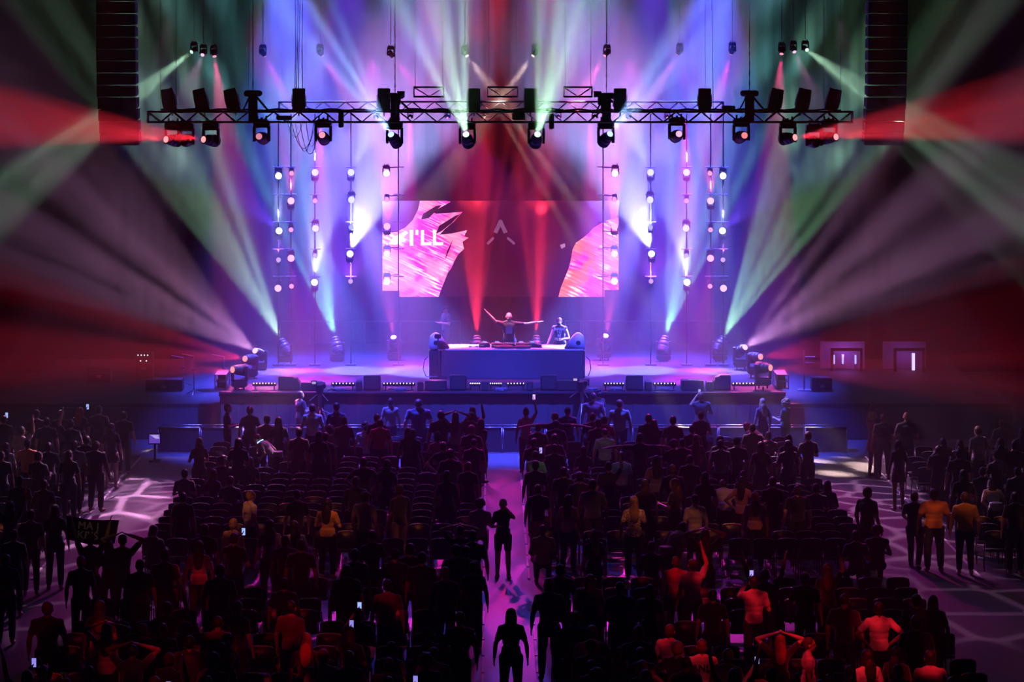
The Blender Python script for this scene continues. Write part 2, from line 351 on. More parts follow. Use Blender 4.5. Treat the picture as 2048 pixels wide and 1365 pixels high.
# black backdrop drape behind the video wall
b = BM(); n = 200; V = []
for i in range(n + 1):
    x = -13 + 26 * i / n; V.append((b.verts.new((x, 83.2 + .07 * math.sin(i * 1.7), ST + .01)), b.verts.new((x, 83.2 + .05 * math.sin(i * 1.7), 15))))
for i in range(n): b.faces.new((V[i][0], V[i + 1][0], V[i + 1][1], V[i][1]))
tag(obj('backdrop_drape', b, M['drape'], smooth=True), 'tall black pleated drape closing the stage behind the video wall', 'drape')

# ================================================================ video wall
SY = 80.6
def scr(px, py, y=SY): p = P(px, py, y); return (p.x, p.z)
t = thing('video_wall', 'wide video wall showing torn pink and magenta paper shapes behind the performer', 'screen', (0, 0, 0))
x0, z1 = scr(765, 402); x1, z0 = scr(1237, 594)
b = BM(); prism(b, [scr(765, 402), scr(1237, 402), scr(1237, 580), scr(1209, 580), scr(1209, 594), scr(799, 594), scr(799, 582), scr(765, 582)], SY + .02, SY + .16); obj('cabinet', b, M['black'], t)
def screen_mat(name, kind):
    m = bpy.data.materials.new(name); m.use_nodes = True; nt = m.node_tree; N = nt.nodes; L = nt.links
    bs = N['Principled BSDF']; bs.inputs['Base Color'].default_value = (.01, .01, .01, 1); bs.inputs['Roughness'].default_value = .5
    tc = N.new('ShaderNodeTexCoord')
    n1 = N.new('ShaderNodeTexNoise'); n1.inputs['Scale'].default_value = .9; n1.inputs['Detail'].default_value = 5; n1.inputs['Distortion'].default_value = .6; L.new(tc.outputs['Object'], n1.inputs['Vector'])
    r = N.new('ShaderNodeValToRGB'); e = r.color_ramp.elements
    if kind == 'base':
        e[0].position = .3; e[0].color = (.05, .0, .018, 1); e[1].position = .8; e[1].color = (.22, .002, .035, 1)
        L.new(n1.outputs[0], r.inputs[0]); L.new(r.outputs[0], bs.inputs['Emission Color']); bs.inputs['Emission Strength'].default_value = .22  # dim maroon glow puts the red-lit haze into the screen colour
        return m
    e[0].position = .36; e[0].color = (1, .02, .42, 1); e[1].position = .53; e[1].color = (1, .10, .05, 1) if kind == 'right' else (1, .16, .32, 1)
    k = e.new(.45); k.color = (1, .02, .28, 1)
    L.new(n1.outputs[0], r.inputs[0])
    # fine hatched bright lines of the picture on the screen
    mp = N.new('ShaderNodeMapping'); mp.inputs['Scale'].default_value = (1.6, 1, 26); vr = N.new('ShaderNodeVectorRotate'); vr.rotation_type = 'Y_AXIS'; vr.inputs['Angle'].default_value = R(-24); L.new(tc.outputs['Object'], vr.inputs['Vector']); L.new(vr.outputs[0], mp.inputs[0])
    n2 = N.new('ShaderNodeTexNoise'); n2.inputs['Scale'].default_value = 1.0; n2.inputs['Detail'].default_value = 3; L.new(mp.outputs[0], n2.inputs['Vector'])
    n3 = N.new('ShaderNodeTexNoise'); n3.inputs['Scale'].default_value = 1.6; n3.inputs['Detail'].default_value = 3; L.new(tc.outputs['Object'], n3.inputs['Vector'])
    mr = N.new('ShaderNodeMapRange'); mr.inputs[1].default_value = .47; mr.inputs[2].default_value = .60; L.new(n2.outputs[0], mr.inputs[0])
    mr3 = N.new('ShaderNodeMapRange'); mr3.inputs[1].default_value = .45 if kind == 'left' else .52; mr3.inputs[2].default_value = .70; mr3.inputs[3].default_value = .12; L.new(n3.outputs[0], mr3.inputs[0])
    mm = N.new('ShaderNodeMath'); mm.operation = 'MULTIPLY'; L.new(mr.outputs[0], mm.inputs[0]); L.new(mr3.outputs[0], mm.inputs[1])
    mx = N.new('ShaderNodeMix'); mx.data_type = 'RGBA'; L.new(mm.outputs[0], mx.inputs[0]); L.new(r.outputs[0], mx.inputs[6]); mx.inputs[7].default_value = (1, .72, .95, 1)
    L.new(mx.outputs[2], bs.inputs['Emission Color']); bs.inputs['Emission Strength'].default_value = 2.6
    return m
b = BM(); prism(b, [scr(765, 402), scr(1237, 402), scr(1237, 580), scr(1209, 580), scr(1209, 594), scr(799, 594), scr(799, 582), scr(765, 582)], SY, SY + .02); obj('screen_face', b, screen_mat('screen_dark_red', 'base'), t)
LEFT = [(840,402),(892,402),(901,404),(880,416),(866,424),(872,428),(925,424),(908,443),(890,458),(879,470),(905,467),(934,461),(928,473),(937,476),(925,484),(928,498),(917,508),(909,522),(902,538),(896,545),(890,560),(884,575),(877,594),(799,594),(799,582),(765,582),(765,466),(795,463),(810,456),(826,440),(836,420)]
RIGHT = [(1218,440),(1237,436),(1237,580),(1209,580),(1209,594),(1117,594),(1121,578),(1128,560),(1137,538),(1142,519),(1145,500),(1152,486),(1165,477),(1177,467),(1187,456),(1206,445)]
def flat(name, pts, y, m, parent, label=None):
    b = BM(); prism(b, [scr(px, py, SY) for px, py in pts], y - .004, y); o = obj(name, b, m, parent)
    if label: o['label'] = label
    return o
flat('screen_image', LEFT, SY - .001, screen_mat('screen_pink_left', 'left'), t, 'bright pink torn paper shape with white lettering')
flat('screen_image', RIGHT, SY - .001, screen_mat('screen_pink_right', 'right'), t, 'orange and pink torn paper shape')
for pts in ([(846,428),(872,412),(884,410),(858,436),(842,440)], [(878,452),(910,432),(921,428),(904,446),(884,462),(872,468)], [(893,505),(906,478),(900,498),(890,520)], ):
    flat('screen_gap', pts, SY - .006, screen_mat('screen_dark_gap', 'base'), t)  # dark gaps in the picture on the screen
wm = lampmat('screen_white', (1, .85, .97), 3.2); fm = lampmat('screen_faint_violet', (.45, .18, .42), .55)
def strokes(segs, w_, m, nm):
    b = BM()
    for (ax, ay, bx_, by) in segs:
        dx, dy = bx_ - ax, by - ay; l = math.hypot(dx, dy); nx, ny = -dy / l * w_ / 2, dx / l * w_ / 2
        ex, ey = dx / l * w_ * .4, dy / l * w_ * .4
        prism(b, [scr(ax + nx - ex, ay + ny - ey), scr(bx_ + nx + ex, by + ny + ey), scr(bx_ - nx + ex, by - ny + ey), scr(ax - nx - ex, ay - ny - ey)], SY - .012, SY - .006)
    return obj(nm, b, m, t)
strokes([(823,463,823,489)], 7, wm, 'lettering')                                                                # I
flat('screen_image', [(778,488),(786,476),(797,470),(812,462),(816,466),(806,476),(812,480),(800,486),(790,490)], SY - .004, wm, t, 'white torn fleck before the lettering')
strokes([(834,462,834,468)], 5, wm, 'lettering')                                                            # '
strokes([(845,463,845,488),(845,488,860,488)], 6, wm, 'lettering')                                          # L
strokes([(869,463,869,488),(869,488,884,488)], 6, wm, 'lettering')                                          # L
strokes([(992,463,1001,444),(1001,444,1010,463)], 8, fm, 'faint_triangle'); strokes([(976,487,986,477),(1016,477,1028,487)], 5, fm, 'faint_triangle')
flat('screen_image', [(1120,490),(1130,487),(1131,494),(1123,498)], SY - .002, lampmat('screen_pale_fleck', (.8, .4, .7), .8), t, 'small pale fleck')
for yy in (402, ):
    pass

# ================================================================ lighting rig
def truss(name, label, x0, x1, y, z, w_=.28, group=None, pitch=.34, lines=2):
    t = thing(name, label, 'truss', (0, y, z), 0, group)
    for sy in (-1, 1):
        for sz in (-1, 1):
            b = BM(); tube(b, (x0, sy * w_ / 2, sz * w_ / 2), (x1, sy * w_ / 2, sz * w_ / 2), .026, seg=8); obj('chord', b, M['black'], t, True)
    b = BM(); n = int((x1 - x0) / pitch)
    for i in range(n):
        a = x0 + (x1 - x0) * i / n; c = x0 + (x1 - x0) * (i + 1) / n; h = w_ / 2; u = 1 if i % 2 else -1
        for sy in (-1, 1):
            tube(b, (a, sy * h, -u * h), (c, sy * h, u * h), .014, seg=5)
        tube(b, (a, -u * h, h), (c, u * h, h), .014, seg=5); tube(b, (a, u * h, -h), (c, -u * h, -h), .014, seg=5)
    obj('lacing', b, M['black'], t)
    b = BM()
    for x in (x0, x1):
        for q in ((0, 1), (0, -1)): bx(b, (x, 0, q[1] * w_ / 2), (.03, w_, .05))
        for q in (-1, 1): bx(b, (x, q * w_ / 2, 0), (.03, .05, w_))
    obj('end_plate', b, M['alu'], t)
    for k in range(lines):
        x = x0 + (x1 - x0) * (.5 if lines == 1 else (.04 + .92 * k / (lines - 1))); b = BM(); tube(b, (x, 0, w_ / 2), (x, 0, 21.0 - z), .007, seg=5); obj('hanging_line', b, M['alu'], t)
    return t
TZ = P(0, 234, 68).z
truss('front_truss', 'long black box truss hung across the front of the stage carrying moving heads', P(296,0,68).x, P(1704,0,68).x, 68, TZ)
truss('rear_truss', 'far truss high above the back of the stage with a row of lit beam lights', P(372,0,78.1).x, P(1626,0,78.5).x, 78.1, P(0,-40,78).z)
RT = P(0, 184, 74).z
truss('middle_truss', 'short centre truss glimpsed behind the front truss where pale beams cross', P(975,0,74).x, P(1035,0,74).x, 74, RT, group=None)
truss('middle_truss', 'short truss left of centre behind the front truss in a magenta beam', P(828,0,74).x, P(888,0,74).x, 74, RT)
truss('middle_truss', 'short truss right of centre behind the front truss in a pink beam', P(1128,0,74).x, P(1184,0,74).x, 74, RT)
LT = P(0, 228, 77.4).z
truss('lamp_bar_truss', 'dim truss behind the front truss holding a row of small coloured down lights', P(560,0,77.5).x, P(1444,0,77.5).x, 77.15, LT + .24)

# moving head fixtures -----------------------------------------------------------
def mh_meshes():
    """base and yoke frame with z up from the clamp side; the head pivots at the origin of the yoke"""
    d = {}
    b = BM(); bx(b, (0, 0, .40), (.44, .34, .15)); bev(b, .02); bx(b, (0, 0, .49), (.30, .20, .04)); tube(b, (-.12, 0, .50), (-.12, 0, .60), .025); tube(b, (.12, 0, .50), (.12, 0, .60), .025)
    d['base'] = b
    b = BM()
    for s in (-1, 1):
        prismx(b, [(-.10, .32), (.10, .32), (.12, .10), (.10, -.10), (-.10, -.10), (-.12, .10)], s * .20 - .035, s * .20 + .035)
    bx(b, (0, 0, .30), (.46, .22, .05)); d['yoke'] = b
    b = BM(); segs = [(-.26, .10), (-.22, .155), (-.05, .165), (.10, .150), (.20, .115), (.27, .105)]
    for (a, r1), (c, r2) in zip(segs[:-1], segs[1:]): tube(b, (0, a, 0), (0, c, 0), r1, r2, seg=20)
    for k in range(5): tube(b, (0, -.20 + k * .03, 0), (0, -.188 + k * .03, 0), .170, seg=20)
    d['head'] = b
    b = BM(); tube(b, (0, .268, 0), (0, .282, 0), .088, seg=20); d['lens'] = b
    return d
MH = {}
for k, b in mh_meshes().items():
    me = bpy.data.meshes.new('moving_head_' + k); b.to_mesh(me); b.free(); me.materials.append(M['black'])
    if k in ('head', 'lens'): me.polygons.foreach_set('use_smooth', [k == 'head'] * len(me.polygons))
    MH[k] = me
def moving_head(p_lens, aim, label, col, lum, hang=True, sc_=1.0, group=None, name='moving_head_light', sup=None, lens_scale=1.0, pole=None):
    """a moving head whose lens sits at p_lens and looks at aim; hanging from above or standing on its base"""
    p = Vector(p_lens); d = (Vector(aim) - p).normalized()
    c = p - d * .275 * sc_
    t = thing(name, label, 'stage light', c, 0, group)
    yaw = math.atan2(-d.x, d.y); yaw_y = max(-.9, min(.9, yaw if abs(yaw) < 1.57 else 0))
    up = 1 if hang else -1
    y = link('yoke', MH['yoke'], t); y.scale = (sc_, sc_, sc_ * up)
    ba = link('base', MH['base'], y)
    if sup is not None:
        b = BM(); dz = sup - c.z; tube(b, (0, 0, .55 * sc_ * up), (0, 0, dz), .03 if dz < 1.2 else .010); obj('clamp', b, M['black'], y if False else t)
    if pole is not None:
        b = BM(); tube(b, (0, 0, .34 * sc_ * up), Vector(pole) - c + Vector((0, 0, .34 * sc_ * up)), .018); obj('clamp', b, M['black'], t)
    h = link('head', MH['head'], t); h.rotation_euler = d.to_track_quat('Y', 'Z').to_euler(); h.scale = (sc_,) * 3
    l = link('lens', MH['lens'], h); l.scale = (lens_scale, 1, lens_scale)
    setmat(l, lens_mat(col, lum) if col else M['lens_off'])
    return t

def side_of(px): return 'left' if px < 1001 else 'right'
def nice(col): return {'core': 'blue-white', 'pale': 'pale green', 'ice': 'icy blue', 'mauve': 'mauve', 'warm': 'warm white', 'bluewhite': 'blue-white', 'tan': 'tan', 'pink': 'pinkish red'}.get(col, col)
# build a fixture behind every beam and put the lamp just in front of its lens
GR = {'rear': 'beam lights on the rear truss', 'front': 'moving heads under the front truss', 'floor': 'moving heads along the back of the stage floor', 'wing': 'moving heads on the stage side edges'}
cnt = {}
for (a, b_, c_, d_, e_, f_, ang, col, pw, g, grp) in BEAMS:
    p = P(a, b_, c_); q = P(d_, e_, f_); dr = (q - p).normalized()
    s = side_of(a); k = (grp, s); cnt[k] = cnt.get(k, 0) + 1
    inn = sorted([B[0] for B in BEAMS if B[10] == grp and side_of(B[0]) == s], key=lambda v: abs(v - 1001)); o_ = ORD[inn.index(a) + 1]
    up = {'rear': 'hanging high on rear truss', 'front': 'hung under front truss', 'floor': 'on stage floor at back', 'wing': 'on the stage edge'}[grp]
    lb = 'moving head with %s beam %s, %s %s of centre' % (nice(col), up, o_, s)
    moving_head(p, q, lb, col, LENSLUM[grp], hang=grp in ('rear', 'front'), group=GR[grp], sc_=1.0 if grp != 'rear' else .5, lens_scale=1.0 if grp != 'rear' else 1.4, sup={'rear': P(0,-40,78).z - .10, 'front': TZ - .12, 'wing': ST - .01, 'floor': ST - .01}[grp])
    spot(p + dr * .03, q, ang, col, pw * BK[grp] * CK.get(col, 1), gobo=g)
# front truss heads with no strong beam of their own
for (bx_, lx, ly, aimx, aimy, col, lum, lb) in [
    (384, 368, 285, 300, 330, None, 0, 'dark moving head lit orange by its neighbour, second from left end of front truss'),
    (532, 518, 273, 430, 230, 'pink', 1.0, 'moving head with dim pink lens under front truss left of the cable bundle'),
    (654, 644, 270, 600, 180, 'pink', 1.6, 'moving head with glowing pink lens under front truss right of the cable bundle'),
    (1349, 1358, 268, 1430, 210, 'mauve', 1.4, 'moving head with pale mauve lens under front truss right part'),
    (1475, 1489, 271, 1600, 225, 'red', 1.3, 'moving head with small red lens tilted down under front truss'),
    (1622, 1632, 288, 1700, 340, None, 0, 'dark moving head with orange side light, second from right end of front truss')]:
    moving_head(P(lx, ly, 68), P(aimx, aimy, 64), lb, col, lum, group=GR['front'], sup=TZ - .12)

# ladders of wash lights either side of the video wall --------------------------
def ladder(px, s, k):
    x = P(px if s < 0 else 2003 - px, 0, 77.5).x
    t = thing('lamp_ladder', 'slim dark pipe ladder of wash lights, %s column %s of video wall' % (ORD[k], 'left' if s < 0 else 'right'), 'ladder', (x, 77.45, 0), 0, 'pipe ladders holding the wash lights')
    b = BM(); tube(b, (0, 0, ST), (0, 0, LT), .02, seg=8); obj('pole', b, M['black'], t)
    for yy in (334, 389, 444, 498, 553):
        z = P(0, yy, 77.5).z; b = BM(); tube(b, (-.17, 0, z), (.17, 0, z), .018, seg=8); tube(b, (-s * .0, 0, z), (0, -.2, z - .02), .014, seg=6); obj('rung', b, M['black'], t)
    b = BM(); bx(b, (0, 0, ST + .02), (.34, .4, .03)); obj('foot_plate', b, M['black'], t)
for k, px in enumerate((773, 702, 630, 582, 557)):
    for s in (-1, 1): ladder(px + (24 if px == 773 else 0), s, k + 1)
seenl = {}
for (x, y, dx, dy, ang, col, pw, big) in LAD:
    for s in (1, -1):
        X = x if s == 1 else 2003 - x
        p = P(X, y, 77); q = P(X + s * dx, y + dy, 76.6 if dy > 0 else 78.6)
        dr = (q - p).normalized()
        if (X, y) not in seenl:
            seenl[(X, y)] = 1
            cx = {772: 1, 773: 1, 774: 1, 702: 2, 703: 2, 700: 2, 701: 2, 630: 3, 631: 3, 629: 3, 582: 4, 583: 4}.get(x, 5)
            ry = ORD[1 + min(range(5), key=lambda i: abs((347, 402, 457, 511, 568)[i] - y))]
            lb = '%s %s wash light, %s row, %s column %s of video wall' % ('bright' if big > .7 else 'small', nice(col), ry, ORD[cx], side_of(X))
            moving_head(p, P(X + s * dx * .3, y + dy * .3, 71), lb, col, LADLUM * (1 if big > .7 else .6), hang=dy > 0, sc_=.50 if big > .7 else .34, group='wash lights on the pipe ladders', name='wash_light', lens_scale=2.4, pole=(P((x + (24 if x in (773, 774) else 0)) if s == 1 else 2003 - x - (24 if x in (773, 774) else 0), 0, 77.5).x, 77.45, p.z))
        if pw: spot(p + (dr * .06 + Vector((0, -.13, 0)) if dy > 0 else Vector((dr.x, 0, dr.z)).normalized() * .15), q, ang, col, pw * BK['ladder'] * CK.get(col, 1), blend=.55)
for (x, dx, col, pw, ang) in ROW:
    p = P(x, 236, 77); q = P(x + dx, 336, 76.6); dr = (q - p).normalized()
    i = 1 + sorted([r[0] for r in ROW if side_of(r[0]) == side_of(x)], key=lambda v: abs(v - 1001)).index(x)
    moving_head(p, P(x + dx * .5, 290, 74), 'small %s down light behind the front truss, %s %s of centre' % (nice(col), ORD[i], side_of(x)), col, LADLUM * .5, sc_=.4, group='small down lights behind the front truss', name='down_light', sup=LT + .12)
    spot(p + dr * .05, q, ang, col, pw * BK['row'] * CK.get(col, 1), blend=.5)

# blinder panels standing on the front truss ------------------------------------
pt = None
def blinder(px, tilt, k, first=[None]):
    if first[0] is None:
        t = thing('blinder_panel', '', 'stage light')
        b = BM(); bx(b, (0, 0, .30), (.34, .18, .62)); bev(b, .015); obj('housing', b, M['black'], t)
        b = BM()
        for i in range(8):
            for j in (-1, 1): tube(b, (j * .08, -.09, .05 + i * .07), (j * .08, -.10, .05 + i * .07), .028, seg=10)
        o = obj('cooling_fins', b, M['grille'], t)
        b = BM(); bx(b, (-.19, 0, .28), (.02, .05, .30)); bx(b, (.19, 0, .28), (.02, .05, .30)); tube(b, (-.2, 0, .12), (.2, 0, .12), .015); tube(b, (0, 0, .12), (0, 0, -.14), .02); obj('bracket', b, M['black'], t)
        first[0] = proto_tree(t); r = t
    else: r = copy_tree(first[0])
    r.location = (P(px, 0, 68).x, 67.95, TZ + .17); r.rotation_euler = (0, R(tilt), 0)
    tl = 'leaning left' if tilt < 0 else ('leaning right' if tilt > 0 else 'upright')
    tag(r, 'black rectangular blinder panel %s on front truss, %s %s of centre' % (tl, ORD[k], side_of(px)), 'stage light', 'blinder panels standing on the front truss')
for px, tl, k in ((948,0,1),(768,0,2),(598,0,3),(470,-14,4),(408,-14,5),(343,-12,6),(1061,0,1),(1240,0,2),(1409,0,3),(1546,12,4),(1601,12,5),(1660,14,6)):
    blinder(px, tl, k)

# chain hoists, chains and hanging cables ------------------------------------------
def hoist(px, label, py_top=187):
    p = P(px, py_top, 68.2); t = thing('chain_hoist', label, 'hoist', (p.x, 68.2, 0), 0, 'chain hoists on the front truss')
    b = BM(); tube(b, (-.17, 0, p.z), (.17, 0, p.z), .085, seg=16); ball(b, (-.17, 0, p.z), .085); ball(b, (.17, 0, p.z), .085); obj('motor', b, M['black'], t, True)
    b = BM(); bx(b, (0, 0, (p.z + TZ) / 2 - .05), (.24, .16, p.z - TZ + .25)); bev(b, .02); obj('chain_bag', b, M['matte'], t)
    b = BM(); tube(b, (.1, 0, p.z - .1), (.42, 0, TZ + .16), .03); tube(b, (-.1, 0, p.z - .1), (-.28, 0, TZ + .16), .02); obj('strut', b, M['black'], t)
    b = BM(); n = 80
    for i in range(n):
        z0 = p.z + .08 + (20.95 - p.z - .08) * i / n; z1 = p.z + .08 + (20.95 - p.z - .08) * (i + .85) / n
        tube(b, (0, 0, z0), (0, 0, z1), .018 if i % 2 else .012, seg=5)
    obj('chain', b, M['alu'], t)
hoist(506, 'capsule shaped black chain hoist on the left part of front truss')
hoist(1499, 'capsule shaped black chain hoist on the right part of front truss')
hoist(790, 'chain hoist beside the upright blinder above the left green beam lamp', 192)
hoist(1213, 'chain hoist beside the upright blinder right of centre', 192)
def hang(name, label, pts, r, cat='cable', group=None, m='rubber'):
    b = BM(); path(b, pts, r, 6); return tag(obj(name, b, M[m], smooth=True), label, cat, group)
for i, dx in enumerate((-8, -3, 2, 9)):
    x = P(597 + dx, 0, 68.3).x; pts = [(x + .03 * math.sin(k * .9 + i), 68.3 + .02 * i, 20.9 - (20.9 - TZ - .75) * k / 10) for k in range(11)]
    hang('hanging_cable', 'thick black cable in the bundle dropping to the front truss, %s from its left' % ORD[i + 1], pts, .011, group='cables of the bundle left of centre')
for (px, lb) in ((498, 'thin steel line falling beside the left chain hoist'), (1428, 'thin slanting steel line right of the upright blinder')):
    x = P(px, 0, 68.3).x; hang('steel_line', lb, [(x + (.12 if px < 1000 else -.15), 68.5, 20.9), (x - .02, 68.3, TZ + .16)], .008, 'line', m='alu')
for (px, lb) in ((321, 'thin line above the left end of front truss'), (1681, 'thin line above the right end of front truss')):
    x = P(px, 0, 68).x; hang('steel_line', lb, [(x, 68.0, 20.9), (x, 68.0, TZ + .16)], .006, 'line', m='alu')
rnd = random.Random(3)
for i, (pa, pb, dep) in enumerate(((575, 605, 40), (583, 632, 72), (600, 640, 88), (612, 636, 66), (590, 628, 80))):
    xa, xb = P(pa, 0, 67.8).x, P(pb, 0, 67.8).x; z0 = TZ - .15; dz = dep / 5000 * 68 * .72
    pts = [(xa + (xb - xa) * (k / 12), 67.78 + .01 * i, z0 - dz * 4 * (k / 12) * (1 - k / 12)) for k in range(13)]
    hang('cable_loop', 'slack black cable loop sagging under front truss, %s of the tangle' % ORD[i + 1], pts, .010, group='slack cable loops under the front truss')
b = BM(); n = 120
for i in range(n):
    x = -9.3 + 18.5 * i / n; tube(b, (x, 67.95 + .03 * math.sin(i * .7), TZ + .19 + .018 * math.sin(i * 1.3)), (x + 18.5 / n, 67.95 + .03 * math.sin((i + 1) * .7), TZ + .19 + .018 * math.sin((i + 1) * 1.3)), .035 + .008 * math.sin(i * .31), seg=6)
tag(obj('cable_loom', b, M['rubber'], smooth=True), 'thick taped cable loom lying along the top of the front truss', 'cable')
# small boxes clamped to the truss
for (px, py, w_, h_, lb) in ((682, 240, .14, .42, 'narrow black box hanging off front truss left of centre'), (1103, 243, .14, .42, 'narrow black box hanging off front truss right of centre'),
                             (568, 236, .42, .12, 'flat black splitter box on front truss left of the cable bundle'), (1457, 216, .36, .12, 'slanted black box lying on top of right front truss'),
                             (1037, 233, .34, .20, 'dark power box on front truss near the centre')):
    p = P(px, py, 67.7); t = thing('power_box', lb, 'box', (p.x, 67.72, p.z)); b = BM(); bx(b, (0, 0, 0), (w_, .16, h_)); bev(b, .02); obj('case', b, M['black'], t)
    b = BM(); tube(b, (0, .02, 0), (0, .12, TZ - p.z + (.12 if p.z > TZ else -.12)), .03); obj('clamp', b, M['black'], t)
for (px, lb) in ((793, 'small black projector shaped lamp on the front truss beside left hoist'), (1204, 'small black projector shaped lamp on the front truss beside right hoist')):
    p = P(px, 196, 67.6); t = thing('truss_lamp', lb, 'stage light', (p.x, 67.6, p.z))
    s = 1 if px < 1001 else -1
    b = BM(); bx(b, (0, 0, -.05), (.22, .24, .3)); bev(b, .02); obj('housing', b, M['black'], t)
    b = BM(); tube(b, (s * .02, 0, .1), (s * .22, 0, .1), .085, seg=14); obj('barrel', b, M['black'], t, True)
    b = BM(); tube(b, (0, .2, -.2), (0, .25, TZ - p.z + .1), .03); obj('mount', b, M['black'], t)

# line array loudspeakers -----------------------------------------------------------
def cab():
    t = thing('line_array_speaker', '', 'speaker')
    b = BM(); prismx(b, [(-.30, -.16), (-.30, .16), (.30, .12), (.30, -.12)], -.55, .55); bev(b, .012, 1); obj('cabinet', b, M['matte'], t)
    b = BM(); bx(b, (0, -.308, 0), (1.04, .012, .28)); obj('grille', b, M['grille'], t)
    b = BM()
    for s in (-1, 1): bx(b, (s * .555, -.15, 0), (.012, .06, .33)); bx(b, (s * .555, .2, 0), (.012, .06, .27))
    obj('rigging_plate', b, M['alu'], t); return t
CAB = None
for s, pxa, pxb in ((-1, 190, 276), (1, 1735, 1813)):
    nm = 'left' if s < 0 else 'right'
    xc = (P(pxa, 0, 70.5).x + P(pxb, 0, 70.5).x) / 2; z = P(0, 288, 70.5).z + .16
    for i in range(14):
        if CAB is None: r = cab(); CAB = proto_tree(r)
        else: r = copy_tree(CAB)
        tl = R(max(0, 9 - 1.6 * i)); r.location = (xc + s * -.02 * max(0, 4 - i), 70.8 - .02 * i, z + i * .335); r.rotation_euler = (tl, 0, 0)
        tag(r, 'black line array cabinet in the hang at %s of stage, %s from the bottom' % (nm, ORD[i + 1]), 'speaker', '%s line array hang' % nm)
    t = thing('array_frame', 'steel bumper frame at the top of the %s line array' % nm, 'frame', (xc, 70.6, z + 14 * .335))
    b = BM(); bx(b, (0, 0, 0), (1.1, .7, .1)); obj('bumper', b, M['alu'], t)
    b = BM()
    for q in (-.3, .3): tube(b, (0, q, .05), (0, q, 21 - z - 14 * .335), .015)
    obj('chain', b, M['alu'], t)

# ================================================================ on the stage
BY = 74.2
bxl, bxr = P(877, 0, BY).x, P(1165, 0, BY).x
BH = 10.8 - (699 - 130) / 5000 * BY          # height of the booth top
t = thing('dj_booth', 'long black fronted performer booth with glossy pink lit top in the middle of the stage', 'table', ((bxl + bxr) / 2, BY, ST))
bw = bxr - bxl
b = BM(); bx(b, (0, .02, (BH - ST) / 2 - .02), (bw, .04, BH - ST - .04)); obj('front_panel', b, mat('booth_cloth', (.03, .03, .045), .8, noise=.2), t)
for s in (-1, 1):
    b = BM(); bx(b, (s * (bw / 2 - .02), .66, (BH - ST) / 2 - .02), (.04, 1.24, BH - ST - .04)); obj('side_panel', b, M['skirt'], t)
b = BM(); bx(b, (0, .65, BH - ST - .02), (bw + .04, 1.32, .04)); bev(b, .008); obj('top', b, mat('booth_top_gloss', (.45, .42, .48), .25, noise=.1), t)
b = BM()
for x in (-1.2, 0, 1.2): tube(b, (x, .9, .0), (x, .9, BH - ST - .05), .03)
obj('trestle', b, M['alu'], t)
# sculpted monitor loudspeakers under pale covers on dark stands
def fin(px, s):
    p = P(px, 699, BY + .25); nm = 'left' if s < 0 else 'right'
    t = thing('booth_monitor', 'tall monitor speaker with rounded pale cover at the %s end of the booth' % nm, 'speaker', (p.x, BY + .25, ST), R(0), 'monitor speakers flanking the booth')
    hb = BH - ST
    b = BM(); bx(b, (0, .1, hb / 2 - .02), (.52, .6, hb - .06)); bev(b, .02); obj('stand', b, M['matte'], t)
    b = BM(); pts = [(-s * .24 - s * .12, 0)]
    for i in range(9):
        a = i / 8; pts.append((s * (-.10 + .34 * a) if True else 0, .60 * math.sin(math.pi * (.28 + .44 * a))))
    pts.append((s * .27, .0))
    pts = [(x, hb - .03 + z * .80) for x, z in pts]
    if s < 0: pts = pts[::-1]
    prism(b, pts, -.16, .30); bev(b, .03, 2); obj('cover', b, M['cover'], t, True)
    b = BM(); tube(b, (s * .06, -.17, hb + .18), (s * .06, -.155, hb + .18), .07, seg=16); obj('port', b, M['black'], t)
    b = BM(); path(b, [(s * .29, -.1, .75 * hb), (s * .40, -.12, .6 * hb), (s * .44, -.12, .3 * hb), (s * .36, -.12, .05), (s * .2, -.2, .02)], .012); obj('cable', b, M['rubber'], t, True)
fin(876, -1); fin(1152, 1)
p = P(876, 672, BY - .02); t = thing('gimbal_camera', 'small black camera perched in front of the left booth monitor', 'camera', (p.x, p.y - .14, p.z))
b = BM(); bx(b, (0, 0, .0), (.20, .14, .13)); bev(b, .015); obj('body', b, M['black'], t)
b = BM(); tube(b, (0, -.05, 0), (0, -.20, 0), .045, seg=14); obj('lens', b, M['glass'], t)
b = BM(); tube(b, (0, 0, -.06), (0, 0, ST - p.z + .08), .022); bx(b, (0, 0, ST - p.z + .04), (.5, .4, .05)); obj('stand', b, M['black'], t)
# players and mixer
led_b, led_w, led_p = lampmat('led_blue', (.2, .35, 1), 1.6), lampmat('led_white', (.9, .85, 1), 1.5), lampmat('led_pink', (1, .2, .6), 1.6)
def player(px, lb, mixer=False, w_=.34):
    p = P(px, 690, BY + .55); t = thing('mixer' if mixer else 'media_player', lb, 'music equipment', (p.x, BY + .62, BH), 0, 'decks and mixer on the booth')
    b = BM(); bx(b, (0, 0, .055), (w_, .40, .11)); bev(b, .01); obj('case', b, M['black'], t)
    if not mixer:
        b = BM(); tube(b, (0, .04, .11), (0, .04, .128), .115, seg=24); obj('jog_wheel', b, M['steel'], t, False)
        b = BM(); bx(b, (0, .17, .13), (.12, .02, .045)); obj('display', b, led_b, t)
    else:
        b = BM()
        for i in range(5):
            for j in range(4): tube(b, (-.12 + i * .06, -.12 + j * .08, .11), (-.12 + i * .06, -.12 + j * .08, .135), .012, seg=8)
        obj('knob', b, M['grey'], t)
        for i in range(4):
            b = BM(); bx(b, (-.10 + i * .065, .16, .114), (.02, .04, .006)); obj('level_light', b, led_p if i % 2 else led_w, t)
    b = BM()
    for i in range(4): bx(b, (-w_ / 2 + .05 + i * .03, -.203, .07), (.012, .004, .012))
    obj('button', b, led_w, t)
